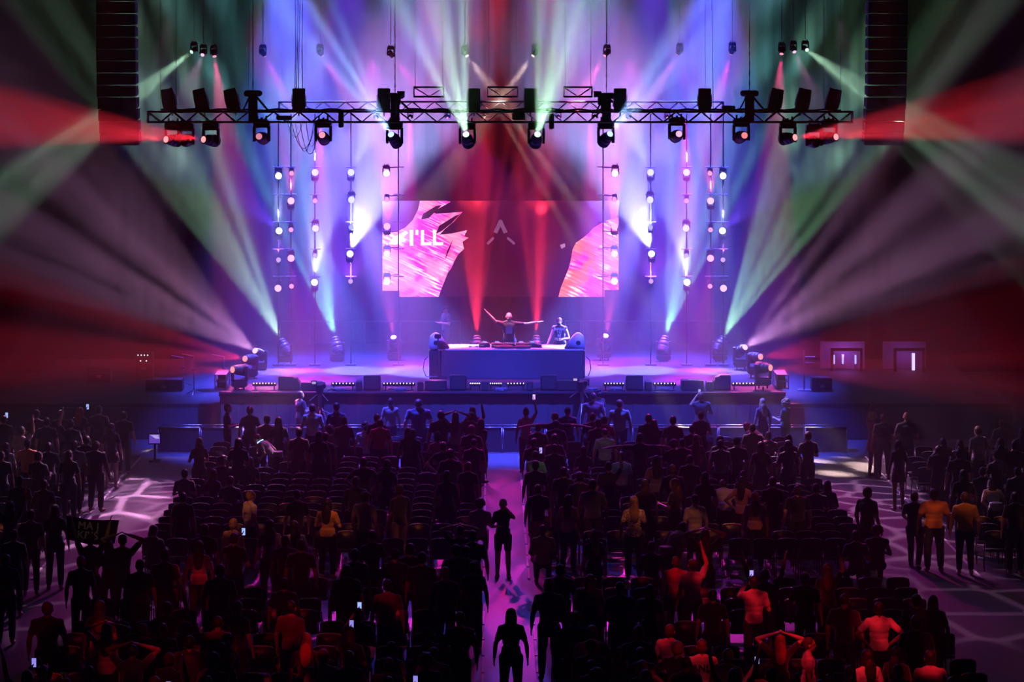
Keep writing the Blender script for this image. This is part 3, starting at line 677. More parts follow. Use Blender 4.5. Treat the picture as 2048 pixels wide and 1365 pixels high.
player(969, 'outer left media player with blue display on the booth'); player(994, 'inner left media player with blue display on the booth'); player(1018, 'wide mixer between the media players on the booth', True, .36)
player(1042, 'inner right media player with blue display on the booth'); player(1065, 'outer right media player with blue display on the booth')
for px, w_, lb in ((1009, .62, 'dark padded cover slumped over the booth edge left of the mixer'), (1045, .52, 'dark padded cover slumped over the booth edge right of the mixer')):
    p = P(px, 694, BY); t = thing('equipment_cover', lb, 'cover', (p.x, BY + .22, BH)); b = BM(); ball(b, (0, 0, .03), (w_ / 2, .16, .085), 20, 10); b.verts.ensure_lookup_table()
    for v in b.verts: v.co.z = max(v.co.z, .002)
    obj('fabric', b, M['matte'], t, True)
p = P(947, 690, BY + .4); t = thing('headphones', 'pale headphones lying on the left part of the booth top', 'headphones', (p.x, BY + .35, BH + .02)); b = BM()
for k in range(12): tube(b, (.1 * math.cos(k * .26), .1 * math.sin(k * .26), .02), (.1 * math.cos(k * .26 + .26), .1 * math.sin(k * .26 + .26), .02), .012)
obj('headband', b, M['grey'], t)
for s in (-1, 1):
    b = BM(); tube(b, (s * .1, 0, .0), (s * .1, 0, .05), .045, seg=14); obj('ear_cup', b, M['cover'], t)
p = P(1078, 690, BY + .5); t = thing('desk_lamp', 'small round black desk item on the right part of the booth top', 'lamp', (p.x, BY + .45, BH)); b = BM(); tube(b, (0, 0, 0), (0, 0, .03), .10, seg=18); obj('base', b, M['black'], t)
b = BM(); ball(b, (0, 0, .07), (.09, .09, .05)); obj('shade', b, M['matte'], t, True)

# front line of loudspeakers on the stage lip ------------------------------------
FY = 71.6
def onstage(px, y): return P(px, 0, y).x
def wedge(pxa, pxb, pyt, kind, lb, grp, y=FY):
    w_ = (pxb - pxa) / 5000 * y; h = 10.8 - (pyt - 130) / 5000 * y - ST; t = thing('stage_monitor' if kind != 'sub' else 'front_fill_speaker', lb, 'speaker', ((onstage(pxa, y) + onstage(pxb, y)) / 2, y, ST), 0, grp)
    b = BM()
    if kind == 'round':
        s = 1 if pxa < 1001 else -1
        pts = [(-s * w_ / 2, 0), (-s * w_ / 2, h * .96), (-s * w_ * .45, h), (s * w_ * .12, h), (s * w_ * .36, h * .82), (s * w_ / 2, h * .55), (s * w_ / 2, 0)]
        if s < 0: pts = pts[::-1]
        prism(b, pts, -.25, .25)
    elif kind == 'wedge': prismx(b, [(-.3, 0), (.3, 0), (.3, h * .5), (-.05, h), (-.3, h)], -w_ / 2, w_ / 2)
    else: bx(b, (0, 0, h / 2), (w_, .45, h))
    bev(b, .015); obj('cabinet', b, M['matte'], t)
    b = BM(); bx(b, (0, -.232 if kind == 'sub' else -.312 if kind == 'wedge' else -.262, h * .5), (w_ * .84, .012, h * .74)); obj('back_plate', b, M['grille'], t)
    b = BM(); tube(b, (-w_ * .2, .18, h * .5), (-w_ * .2, .31 if kind != 'wedge' else .29, h * .38), .03); obj('handle', b, M['rubber'], t); return t
G1 = 'tall monitors on the stage lip'
for a, c, tpy, kd, lb in ((558,600,752,'round','rounded monitor at far left of the stage lip'), (728,761,750,'wedge','tall square monitor on stage lip left of the booth'), (900,933,749,'wedge','tall square monitor before the left booth end'),
                     (1081,1113,749,'wedge','tall square monitor before the right booth end'), (1252,1285,750,'wedge','tall square monitor on stage lip right of the booth'), (1426,1460,749,'round','rounded monitor at far right of the stage lip')):
    wedge(a, c, tpy, kd, lb, G1)
for a, c, tpy, lb in ((603,645,764,'low wide fill speaker beside the far left rounded monitor'), (850,893,761,'low wide fill speaker left of the booth front'), (1113,1155,761,'low wide fill speaker right of the booth front'), (1362,1406,760,'low wide fill speaker beside the far right rounded monitor')):
    wedge(a, c, tpy, 'sub', lb, 'low fill speakers on the stage lip', FY - .1)
for i, (a, c) in enumerate(((712,724), (835,847), (963,976), (1053,1066), (1290,1303), (1412,1424))):
    wedge(a, c, 763, 'sub', 'small upright black box on stage lip, %s from the left' % ORD[i + 1], 'small upright boxes on the stage lip', FY - .12)
def batten(pxa, pxb, i, tilt=0):
    y = FY - .15; w_ = (pxb - pxa) / 5000 * y; t = thing('led_batten', 'black light batten with a row of warm dots on stage lip, %s from left' % ORD[i + 1], 'stage light', ((onstage(pxa, y) + onstage(pxb, y)) / 2, y, ST), 0, 'light battens along the stage lip')
    b = BM(); bx(b, (0, 0, .17), (w_, .12, .10)); bev(b, .01); obj('housing', b, M['black'], t)
    for x in (-w_ * .4, w_ * .4):
        b = BM(); tube(b, (x, 0, .14), (x, .04, 0), .015); bx(b, (x, .02, .008), (.12, .16, .016)); obj('foot', b, M['black'], t)
    n = max(6, int(w_ / .085)); lm = lampmat('batten_dot', (1, .80, .62), 3.5) if 'bd' not in LENS else LENS['bd']; LENS['bd'] = lm
    for k in range(n):
        b = BM(); x = -w_ / 2 + w_ * (k + .5) / n; tube(b, (x, -.055, .20), (x, -.068, .20), .016, seg=8); obj('lamp', b, lm, t)
for i, (a, c) in enumerate(((505,553), (663,710), (765,830), (939,961), (979,1004), (1013,1050), (1207,1249), (1306,1352), (1463,1516))): batten(a, c, i)
# small clutter: cable ramps and boxes on the lip
rn = random.Random(11)
for i, (pa, pc) in enumerate(((655,700), (776,826), (985,1020), (1168,1204), (1216,1250), (1310,1348))):
    x0_, x1_ = onstage(pa, FY - .4), onstage(pc, FY - .4)
    pts = [(x0_ + (x1_ - x0_) * k / 8, FY - .38 + .06 * math.sin(k * 1.3 + i), ST + .016 + .05 * max(0, math.sin(k * .8 + i))) for k in range(9)]
    hang('stage_cable', 'black cable snaking along the stage lip, %s from the left' % ORD[i + 1], pts, .014, group='cables on the stage lip')
    t = thing('junction_box', 'small pale topped junction box on the stage lip, %s from left' % ORD[i + 1], 'box', ((x0_ + x1_) / 2, FY - .34, ST), 0, 'junction boxes on the stage lip')
    b = BM(); bx(b, (0, .05, .04), (.32, .14, .08)); bev(b, .008); obj('case', b, M['grey'], t)
    b = BM(); tube(b, (-.1, -.02, .05), (-.1, -.06, .05), .02); tube(b, (.1, -.02, .05), (.1, -.06, .05), .02); obj('plug', b, M['rubber'], t)
# side racks at the stage corners
for s, px in ((-1, 444), (1, 1562)):
    nm = 'left' if s < 0 else 'right'; x = onstage(px, 72.0)
    t = thing('equipment_rack', 'open metal equipment cage at the %s front corner of the stage' % nm, 'rack', (x, 72.1, ST))
    for (dx, dy) in ((-.16, -.5), (.16, -.5), (-.16, .5), (.16, .5)):
        b = BM(); tube(b, (dx, dy, 0), (dx, dy, .42), .018); obj('post', b, M['steel'], t)
    for z in (.03, .22, .42):
        b = BM(); bx(b, (0, 0, z), (.34, 1.04, .02)); obj('shelf', b, M['alu'], t)
    b = BM(); bx(b, (0, -.2, .12), (.24, .3, .16)); bx(b, (.0, .2, .31), (.26, .4, .15)); obj('power_unit', b, M['black'], t)
# booms and stands in the wings
def micstand(px, pyb, pyt, y, lb):
    a = P(px, pyb, y); c = P(px - 4, pyt, y); z0 = 1.03; t = thing('microphone_stand', lb, 'stand', (a.x, y, z0)); h = c.z - z0
    b = BM(); tube(b, (0, 0, .02), (0, 0, h), .02); obj('pole', b, M['steel'], t)
    for k in range(3):
        an = k * 2.09 + .5; b = BM(); tube(b, (0, 0, .14), (.28 * math.cos(an), .28 * math.sin(an), .012), .012); obj('leg', b, M['steel'], t)
    b = BM(); tube(b, (-.06, 0, h * .66), (.05, 0, h * .66), .03); obj('clutch', b, M['black'], t)
    b = BM(); tube(b, (0, 0, h), (-.34, -.1, h + .08), .012); obj('boom', b, M['steel'], t)
micstand(388, 755, 713, 74, 'metal microphone stand lit orange in the left wing'); micstand(448, 740, 714, 75, 'slanted thin microphone stand close to the left stage edge'); micstand(366, 750, 716, 76, 'faint microphone stand behind the orange lit one in left wing')
p = P(1608, 0, 75); t = thing('shelf_stand', 'metal stand with two small lit shelves in the right wing', 'stand', (p.x, 75, 1.03))
b = BM(); tube(b, (0, 0, 0), (0, 0, P(0, 701, 75).z - 1.03), .025); bx(b, (0, 0, .015), (.4, .4, .03)); obj('pole', b, M['steel'], t)
for yy in (714, 726):
    b = BM(); bx(b, (.18, -.02, P(0, yy, 75).z - 1.03), (.3, .2, .02)); obj('shelf', b, M['grey'], t)
for i, (px, py, w_, h_, y, lb) in enumerate(((200,708,.7,.5,77,'low equipment case with papers in the far left wing'), (290,705,.5,.8,78,'console with small white lamps in the left wing'), (1642,738,.6,.4,75,'dark flight case beside the shelf stand in the right wing'), (330,742,1.1,.35,75,'long low flight case in the left wing'))):
    p = P(px, py, y); t = thing('flight_case', lb, 'case', (p.x, y, 1.03)); b = BM(); bx(b, (0, 0, h_ / 2), (w_, .5, h_)); bev(b, .02); obj('body', b, M['matte'], t)
    b = BM()
    for q in (.02, h_ * .6, h_ - .02): bx(b, (0, -.255, q), (w_, .012, .025))
    obj('edge_trim', b, M['alu'], t)
    b = BM(); bx(b, (0, -.27, h_ * .4), (.14, .03, .08)); obj('handle', b, M['steel'], t)
    if i == 1:
        for k, (dx, dz) in enumerate(((-.18, .1), (-.08, .1), (.02, .1), (.12, .1), (-.1, -.08), (.08, -.08))):
            b = BM(); ball(b, (dx, -.28, h_ * .8 + dz), .022, 8, 6); obj('indicator_lamp', b, led_w, t)
# backstage doorways with purple light on the right
WY = 79.5
for k, (xa, xb, ya, yb) in enumerate(((1664, 1722, 702, 737), (1790, 1846, 702, 738))):
    a = P(xa, ya, WY); c = P(xb, yb, WY); cx_, cz_ = (a.x + c.x) / 2, (a.z + c.z) / 2
    b = BM(); w_, h_ = c.x - a.x, a.z - c.z
    for (dx, dz, sx, sz) in ((-w_ / 2, 0, .08, h_ + .16), (w_ / 2, 0, .08, h_ + .16), (0, h_ / 2 + .04, w_, .08)): bx(b, (cx_ + dx, WY, cz_ + dz), (sx, .12, sz))
    o = struct('door_%d' % (k + 1), b, M['matte'])
    b = BM(); bx(b, (cx_, WY + .9, cz_), (w_ + .5, .05, h_ + .4)); o2 = struct('trim_%d' % (k + 1), b, mat('corridor_wall_%d' % k, (.16, .14, .18), .8))
    if k == 1:
        p = P(1830, 720, WY); t = thing('tube_light', 'upright glowing white-violet tube light in the far right doorway', 'lamp', (p.x, WY + .3, 1.035)); b = BM(); bx(b, (0, 0, h_ / 2), (.09, .05, h_ * .95)); obj('tube', b, lampmat('tube_glow', (.55, .45, 1), 2.2), t)
        b = BM(); bx(b, (0, .04, h_ / 2), (.14, .03, h_)); obj('housing', b, M['grey'], t)
    else:
        for dx in (-.33, -.05, .36):
            p0 = (cx_ + dx, WY + .5, 1.035); t = thing('corridor_lamp', 'small blue-violet strip lamp in the nearer right doorway, %s from left' % ORD[[-.33, -.05, .36].index(dx) + 1], 'lamp', p0, 0, 'strip lamps in the nearer doorway')
            b = BM(); bx(b, (0, 0, h_ * .6), (.05, .04, h_ * .5)); obj('strip', b, lampmat('strip_glow', (.3, .3, 1), 2.5), t); b = BM(); bx(b, (0, .03, h_ * .45), (.08, .03, h_ * .9)); obj('housing', b, M['grey'], t)
    pl = bpy.data.lights.new('corridor_light', 'POINT'); po = bpy.data.objects.new('corridor_light', pl); COL.objects.link(po); pl.energy = 30 if k == 0 else 8; pl.color = (.45, .12, 1); pl.shadow_soft_size = .1; po.location = (cx_, WY + .45, a.z - .2)
# scenic rail and hanging panels under the video wall
t = thing('scenic_rail', 'thin horizontal rail with uprights on the dark panels behind the booth', 'rail', (0, 82.6, ST))
b = BM(); zz = P(0, 643, 82.6).z - ST
tube(b, (P(560, 0, 82.6).x, 0, zz), (P(920, 0, 82.6).x, 0, zz), .025); tube(b, (P(1130, 0, 82.6).x, 0, zz), (P(1440, 0, 82.6).x, 0, zz), .025); obj('top_rail', b, M['alu'], t)
for px in (560, 620, 730, 800, 920, 1130, 1161, 1166, 1269, 1378, 1440):
    b = BM(); x = P(px, 0, 82.6).x; tube(b, (x, 0, 0), (x, 0, zz), .02); obj('upright', b, M['alu'], t)

# ================================================================ barrier in front of the stage
barp = None
GY = 69.5
def barrier():
    t = thing('crowd_barrier', '', 'barrier')
    b = BM(); bx(b, (0, 0, .36), (1.18, .03, .66)); obj('panel', b, M['skirt'], t)
    b = BM(); tube(b, (-.58, 0, .71), (.58, 0, .71), .024, seg=8); tube(b, (-.575, 0, .02), (-.575, 0, .70), .02); tube(b, (.575, 0, .02), (.575, 0, .70), .02); obj('frame', b, M['steel'], t, True)
    b = BM(); bx(b, (0, .42, .60), (1.18, .5, .02)); obj('step_plate', b, M['steel'], t)
    b = BM(); tube(b, (-.58, .20, .66), (.58, .20, .66), .013, seg=6); tube(b, (-.58, .62, .70), (.58, .62, .70), .013, seg=6); obj('rail', b, M['steel'], t, True)
    for s in (-1, 1):
        b = BM(); tube(b, (s * .5, .02, .62), (s * .5, .78, .02), .018); obj('brace', b, M['alu'], t, True)
    return t
bars = [(-9.0 + 1.2 * i) for i in range(16)]
for i, x in enumerate(bars):
    if barp is None: r = barrier(); barp = proto_tree(r)
    else: r = copy_tree(barp)
    r.location = (x, GY, 0)
    tag(r, 'low metal crowd barrier segment before the stage pit, %s from the left end' % ORD[i + 1], 'barrier', 'crowd barrier segments')
# floor tape along the aisles
def tape(x, y0, y1, k, lb):
    n = int((y1 - y0) / 1.25)
    for i in range(n):
        a = y0 + (y1 - y0) * i / n; b = BM(); bx(b, (x, (a + (y1 - y0) / n * .48), .012), (.05, (y1 - y0) / n * .93, .02)); o = obj('aisle_edge_trim', b, M['white']); o['kind'] = 'structure'
for k, (x, lb) in enumerate(((-.47, ''), (.47, ''), (-9.95, ''), (9.98, ''))): tape(x, 52.4, 68.9, k, lb)
for x in (-.47, .5, 10.2, -10.2): tape(x, 38, 49.4, 5, '')
# monitor screen on the floor at the left aisle end
p = P(309, 878, 68); t = thing('floor_monitor', 'small video monitor with violet picture at the left end of the barrier', 'screen', (p.x, 68, 0))
b = BM(); bx(b, (0, .05, .62), (.34, .06, .30)); bx(b, (0, .08, .24), (.06, .05, .48)); bx(b, (0, .08, .02), (.3, .25, .04)); obj('housing', b, M['black'], t)
b = BM(); bx(b, (0, .015, .62), (.29, .006, .24)); obj('display', b, lampmat('monitor_violet', (.18, .08, .75), .8), t)
b = BM(); prism(b, [(-.12, .73), (.10, .73), (.13, .62), (.02, .63)], .006, .011); obj('beam_picture', b, lampmat('monitor_pale', (.55, .45, 1), 1.0), t)

# television cameras in the pit --------------------------------------------------------
def tvcam(px, py, face, lb):
    y = 70.35; p = P(px, py, y); t = thing('television_camera', lb, 'camera', (p.x, y, 0), face)
    z = p.z
    b = BM(); bx(b, (0, 0, z), (.18, .46, .22)); bx(b, (0, -.28, z - .02), (.14, .16, .26)); bx(b, (.12, .0, z + .05), (.08, .2, .12)); bev(b, .012); obj('body', b, M['black'], t)
    b = BM(); tube(b, (0, .22, z), (0, .50, z), .075, seg=18); bx(b, (0, .54, z), (.22, .12, .17)); obj('lens', b, M['matte'], t)
    b = BM(); bx(b, (-.16, -.12, z + .16), (.15, .12, .11)); bx(b, (-.08, -.1, z + .10), (.04, .04, .1)); obj('viewfinder', b, M['black'], t)
    b = BM(); bx(b, (-.16, -.185, z + .16), (.11, .004, .07)); obj('viewfinder_screen', b, lampmat('viewfinder_glow', (.6, .45, .9), 1.0), t)
    b = BM(); bx(b, (0, 0, z - .16), (.14, .3, .08)); tube(b, (0, 0, z - .2), (0, 0, z - .5), .055); obj('head', b, M['steel'], t)
    b = BM(); tube(b, (.07, -.1, z - .17), (.26, -.55, z - .30), .012); tube(b, (-.07, -.1, z - .17), (-.26, -.55, z - .30), .012); obj('pan_bar', b, M['steel'], t)
    for k in range(3):
        an = k * 2.094 + .5; b = BM(); tube(b, (0, 0, z - .45), (.48 * math.cos(an), .48 * math.sin(an), .03), .024); ball(b, (.48 * math.cos(an), .48 * math.sin(an), .03), .03, 8, 6); obj('tripod_leg', b, M['steel'], t, True)
    b = BM(); tube(b, (0, 0, z - .62), (.3, -.1, z - .72), .02); obj('focus_handle', b, M['alu'], t)
tvcam(640, 776, R(0), 'television camera on tripod in the pit left of centre with its operator')
tvcam(1164, 770, R(-12), 'television camera on tripod in the pit right of centre with its operator')

# ================================================================ people
def prims_mesh(build, vox, name, m, smooth_it=2):
    """union of overlapping closed shapes into one continuous skin"""
    bm = BM(); build(bm)
    me = bpy.data.meshes.new(name); bm.to_mesh(me); bm.free()
    o = bpy.data.objects.new(name, me); COL.objects.link(o)
    r = o.modifiers.new('r', 'REMESH'); r.mode = 'VOXEL'; r.voxel_size = vox; r.use_smooth_shade = True
    if smooth_it:
        s = o.modifiers.new('s', 'SMOOTH'); s.iterations = smooth_it; s.factor = .5
    dg = bpy.context.evaluated_depsgraph_get(); out = bpy.data.meshes.new_from_object(o.evaluated_get(dg))
    bpy.data.objects.remove(o); bpy.data.meshes.remove(me)
    out.name = name; out.materials.clear(); out.materials.append(m)
    return out
def skeleton(sex, pose):
    f = sex == 'f'
    J = {}
    sw = .150 if f else .176; hw = .095 if f else .09
    J['pel'] = Vector((0, 0, .95)); J['waist'] = Vector((0, .0, 1.10)); J['chest'] = Vector((0, -.005, 1.28)); J['neck'] = Vector((0, -.01, 1.44)); J['head'] = Vector((0, .015, 1.60))
    for s, n in ((-1, 'L'), (1, 'R')):
        J['sh' + n] = Vector((s * sw, -.01, 1.385)); J['hip' + n] = Vector((s * hw, 0, .90)); J['kn' + n] = Vector((s * .11, .02, .50)); J['an' + n] = Vector((s * .12, -.02, .085)); J['to' + n] = Vector((s * .14, .12, .035))
    A = {'down': ((.265, -.03, 1.13), (.285, .05, .89)), 'front': ((.27, .03, 1.13), (.10, .27, 1.17)), 'phone': ((.25, .18, 1.34), (.07, .36, 1.58)),
         'raise': ((.31, .06, 1.60), (.25, .12, 1.87)), 'up': ((.30, .05, 1.62), (.36, .10, 1.90)), 'onhead': ((.40, .04, 1.62), (.13, -.03, 1.72)),
         'hips': ((.40, -.08, 1.19), (.20, .03, 1.01)), 'spread': ((.46, .02, 1.40), (.72, .06, 1.37)), 'swing': ((.27, .16, 1.16), (.24, .36, 1.04)), 'back': ((.27, -.16, 1.15), (.27, -.22, .92))}
    P2 = {'d': ('down', 'down'), 'f': ('front', 'front'), 'r': ('down', 'raise'), 'q': ('raise', 'front'), 'u': ('up', 'up'), 'h': ('onhead', 'onhead'), 'k': ('hips', 'hips'), 'w': ('swing', 'back'), 't': ('front', 'front'),
          'x': ('spread', 'spread'), 'p': ('phone', 'front'), 'b': ('front', 'down'), 'D': ('djr', 'djl'), 'M': ('mcl', 'mcr')}
    A['djl'] = ((.36, .12, 1.47), (.55, .16, 1.72)); A['djr'] = ((.47, .04, 1.39), (.74, .06, 1.44))
    A['mcl'] = ((.30, .16, 1.12), (.10, .30, 1.12)); A['mcr'] = ((.27, .14, 1.14), (.36, .34, .95))
    pl, pr = P2[pose]
    for n, s, q in (('L', -1, pl), ('R', 1, pr)):
        e, w_ = A[q]; k = .93 if f else 1
        J['el' + n] = Vector((s * e[0] * k, e[1], e[2])); J['wr' + n] = Vector((s * w_[0] * k, w_[1], w_[2]))
    if pose == 'w':
        J['knL'] += Vector((0, .16, .02)); J['anL'] += Vector((0, .26, 0)); J['toL'] += Vector((0, .26, .02)); J['knR'] += Vector((0, .03, 0)); J['anR'] += Vector((0, -.24, .03)); J['toR'] += Vector((0, -.22, -.005))
    if pose == 't':
        for k in list(J):
            if k[:2] not in ('kn', 'an', 'to'): J[k] = J[k] + Vector((0, 0, -.42))
        for s, n in ((-1, 'L'), (1, 'R')): J['kn' + n] = Vector((s * .13, .43, .52)); J['an' + n] = Vector((s * .13, .42, .085)); J['to' + n] = Vector((s * .14, .56, .035))
    ang = {'b': 48, 'M': 14}.get(pose, 0)
    if ang:
        m = Matrix.Rotation(-R(ang), 3, 'X'); c = J['pel'].copy()
        for k in list(J):
            if k[:2] in ('wa', 'ch', 'ne', 'he', 'sh', 'el', 'wr'): J[k] = m @ (J[k] - c) + c
        if pose == 'b':
            J['pel'] += Vector((0, -.12, 0)); J['hipL'] += Vector((0, -.12, 0)); J['hipR'] += Vector((0, -.12, 0))
    J['rot'] = Matrix.Rotation(-R(ang * .7 + (22 if pose == 'M' else 0)), 3, 'X')
    return J
def lerp(a, b, t): return a + (b - a) * t
def hand(bm, J, n, s, spread=False):
    wr, el = J['wr' + n], J['el' + n]; d = (wr - el).normalized()
    side = Vector((0, 1, 0)); side = (side - d * side.dot(d)).normalized() if abs(d.y) < .95 else Vector((s * -1, 0, 0)); nrm = d.cross(side)
    q = Matrix((side, nrm, d)).transposed().to_quaternion()
    ball(bm, wr + d * .045, (.040, .017, .052), 10, 8, q)
    for i, (o_, L_) in enumerate(((-.030, .062), (-.010, .078), (.011, .074), (.031, .060))):
        a = wr + d * .082 + side * -o_; curl = nrm * (.012 * -s if not spread else 0); dd = (d + side * -o_ * (5 if spread else 1)).normalized()
        m_ = a + dd * L_ * .55; e = m_ + (dd * L_ * .45 + curl * 1.4)
        tube(bm, a - d * .02, m_, .0105, .0098, 8); tube(bm, m_, e, .0098, .0085, 8); ball(bm, m_, .0099, 8, 6); ball(bm, e, .0086, 8, 6)
    a = wr + d * .022 + side * .032; e = a + (side * .8 + d * .8).normalized() * .045; e2 = e + (d + side * .25).normalized() * .03
    tube(bm, a, e, .013, .012, 8); tube(bm, e, e2, .012, .0095, 8); ball(bm, e, .0122, 8, 6); ball(bm, e2, .0096, 8, 6)
def torso(bm, J, sex, g=0.0, low=True, neck=True):
    f = sex == 'f'; pe, wa, ch, ne = J['pel'], J['waist'], J['chest'], J['neck']
    up = (ne - pe).normalized(); q = Vector((0, 0, 1)).rotation_difference(up)
    ball(bm, lerp(ch, ne, .10), ((.145 if f else .172) + g, (.098 if f else .112) + g, .155), 18, 12, q)
    ball(bm, lerp(wa, ch, .45), ((.128 if f else .155) + g, .095 + g, .16), 18, 12, q)
    ball(bm, wa, ((.112 if f else .142) + g, .092 + g, .14), 18, 12, q)
    ball(bm, lerp(pe, wa, .25), ((.148 if f else .150) + g, (.112 if f else .105) + g, .12), 18, 12, q)
    if f:
        for s in (-1, 1): ball(bm, ch + q @ Vector((s * .065, .075, .0)), (.058 + g, .055 + g, .058 + g), 12, 8)
    for n in 'LR':
        tube(bm, ne + Vector((0, 0, .012)), lerp(ne, J['sh' + n], .85) + Vector((0, 0, -.005)), .060 + g * .6, .050 + g, 12); ball(bm, J['sh' + n], (.056 if f else .064) + g, 12, 8)
        ball(bm, lerp(J['sh' + n], ch, .42) , (.075 + g, .085 + g, .09), 12, 8)
def arm(bm, J, n, sex, g=0.0, upto=1.0, fore=True):
    k = .88 if sex == 'f' else 1.0
    sh, el, wr = J['sh' + n], J['el' + n], J['wr' + n]
    e = lerp(sh, el, upto); tube(bm, sh, e, .054 * k + g, lerp(.054, .042, upto) * k + g, 12); ball(bm, e, (lerp(.054, .042, upto) * k + g), 12, 8)
    if fore:
        mid = lerp(el, wr, .35); tube(bm, el, mid, .041 * k, .042 * k, 12); tube(bm, mid, wr, .042 * k, .027 * k, 12); ball(bm, mid, .042 * k, 12, 8); ball(bm, wr, .027 * k, 10, 8)
def leg(bm, J, n, sex, g=0.0, upto=2.0, foot=True):
    hp, kn, an, to = J['hip' + n], J['kn' + n], J['an' + n], J['to' + n]
    u = min(1, upto); e = lerp(hp, kn, u); tube(bm, hp, e, .092 + g, lerp(.092, .060, u) + g, 14); ball(bm, hp, .095 + g, 12, 8); ball(bm, e, lerp(.092, .060, u) + g, 12, 8)
    if upto > 1:
        m_ = lerp(kn, an, .3); e = lerp(kn, an, min(1, upto - 1)); tube(bm, kn, m_, .056 + g, .060 + g, 12); tube(bm, m_, e, .060 + g, .040 + g * 1.3, 12); ball(bm, m_, .060 + g, 12, 8)
    if foot: tube(bm, an, an + Vector((0, -.01, -.03)), .042, .045, 10); ball(bm, lerp(an, to, .5) + Vector((0, 0, -.02)), (.045, .12, .038), 12, 8)
def head(bm, J):
    c = J['head']; r = J['rot']; q = r.to_quaternion()
    def at(v): return c + r @ Vector(v)
    ball(bm, at((0, -.005, .02)), (.077, .097, .098), 18, 14, q); ball(bm, at((0, .025, -.045)), (.058, .066, .070), 14, 10, q)
    ball(bm, at((0, .070, -.088)), (.026, .020, .020), 10, 8, q)                                        # chin
    ball(bm, at((0, .100, -.020)), (.012, .020, .026), 10, 8, q); ball(bm, at((0, .090, .022)), (.045, .014, .014), 10, 8, q)    # nose, brow
    ball(bm, at((0, .088, -.055)), (.024, .012, .011), 10, 8, q)                                        # lips
    for s in (-1, 1): ball(bm, at((s * .080, -.005, -.008)), (.012, .020, .032), 10, 8, q)              # ears
    tube(bm, lerp(J['neck'], J['chest'], .2), at((0, -.015, -.06)), .058, .052, 14)
MC = {}
def cached(key, fn):
    if key not in MC: MC[key] = fn()
    return MC[key]
def body_mesh(sex, pose):
    def f():
        J = skeleton(sex, pose)
        def bld(bm):
            torso(bm, J, sex, -.006); head(bm, J)
            for n, s in (('L', -1), ('R', 1)): arm(bm, J, n, sex); hand(bm, J, n, s, pose in 'Dx'); leg(bm, J, n, sex)
        return prims_mesh(bld, .0105 if pose not in 'DM' else .008, 'person_body', M['skin'], 2)
    return cached(('body', sex, pose), f)
def shirt_mesh(sex, pose, kind):
    def f():
        J = skeleton(sex, pose)
        def bld(bm):
            torso(bm, J, sex, .012)
            if kind != 'tank':
                for n in 'LR': arm(bm, J, n, sex, .014, .62 if kind != 'long' else 1.0, False)
                if kind == 'long':
                    for n in 'LR': tube(bm, J['elL' if n == 'L' else 'elR'], lerp(J['el' + n], J['wr' + n], .9), .055, .040, 12)
            if kind == 'dress':
                pe = J['pel']; v = tube(bm, pe + Vector((0, 0, .06)), (pe + lerp(J['knL'], J['knR'], .5)) / 2 + Vector((0, 0, -.02)) if pose != 't' else pe + Vector((0, .2, -.05)), .150, .225, 24)
                for x in v: x.co.y = (x.co.y - pe.y) * .78 + pe.y
            else:
                pe = J['pel']; v = tube(bm, pe + Vector((0, 0, .14)), pe + Vector((0, 0, -.035)), .150, .168, 24)
                for x in v: x.co.y = (x.co.y - pe.y) * .80 + pe.y
        return prims_mesh(bld, .014 if pose not in 'DM' else .010, 'person_shirt', SM['n'], 3)
    return cached(('shirt', sex, pose, kind), f)
def legs_mesh(sex, pose, kind):
    def f():
        J = skeleton(sex, pose)
        def bld(bm):
            ball(bm, J['pel'] + Vector((0, 0, -.02)), (.158, .122, .10), 16, 10)
            for n in 'LR': leg(bm, J, n, sex, .012, .62 if kind == 'shorts' else 1.93, False)
        return prims_mesh(bld, .014, 'person_trousers', M['denim'], 2)
    return cached(('legs', sex, pose, kind), f)
def shoe_mesh(sex, pose, n):
    def f():
        J = skeleton(sex, pose); an, to = J['an' + n], J['to' + n]
        def bld(bm): ball(bm, lerp(an, to, .5) + Vector((0, 0, -.018)), (.052, .140, .045), 14, 10); tube(bm, an + Vector((0, 0, -.04)), an + Vector((0, 0, .015)), .052, .048, 12)
        return prims_mesh(bld, .012, 'person_shoe', M['shoe'], 2)
    return cached(('shoe', sex, pose, n), f)
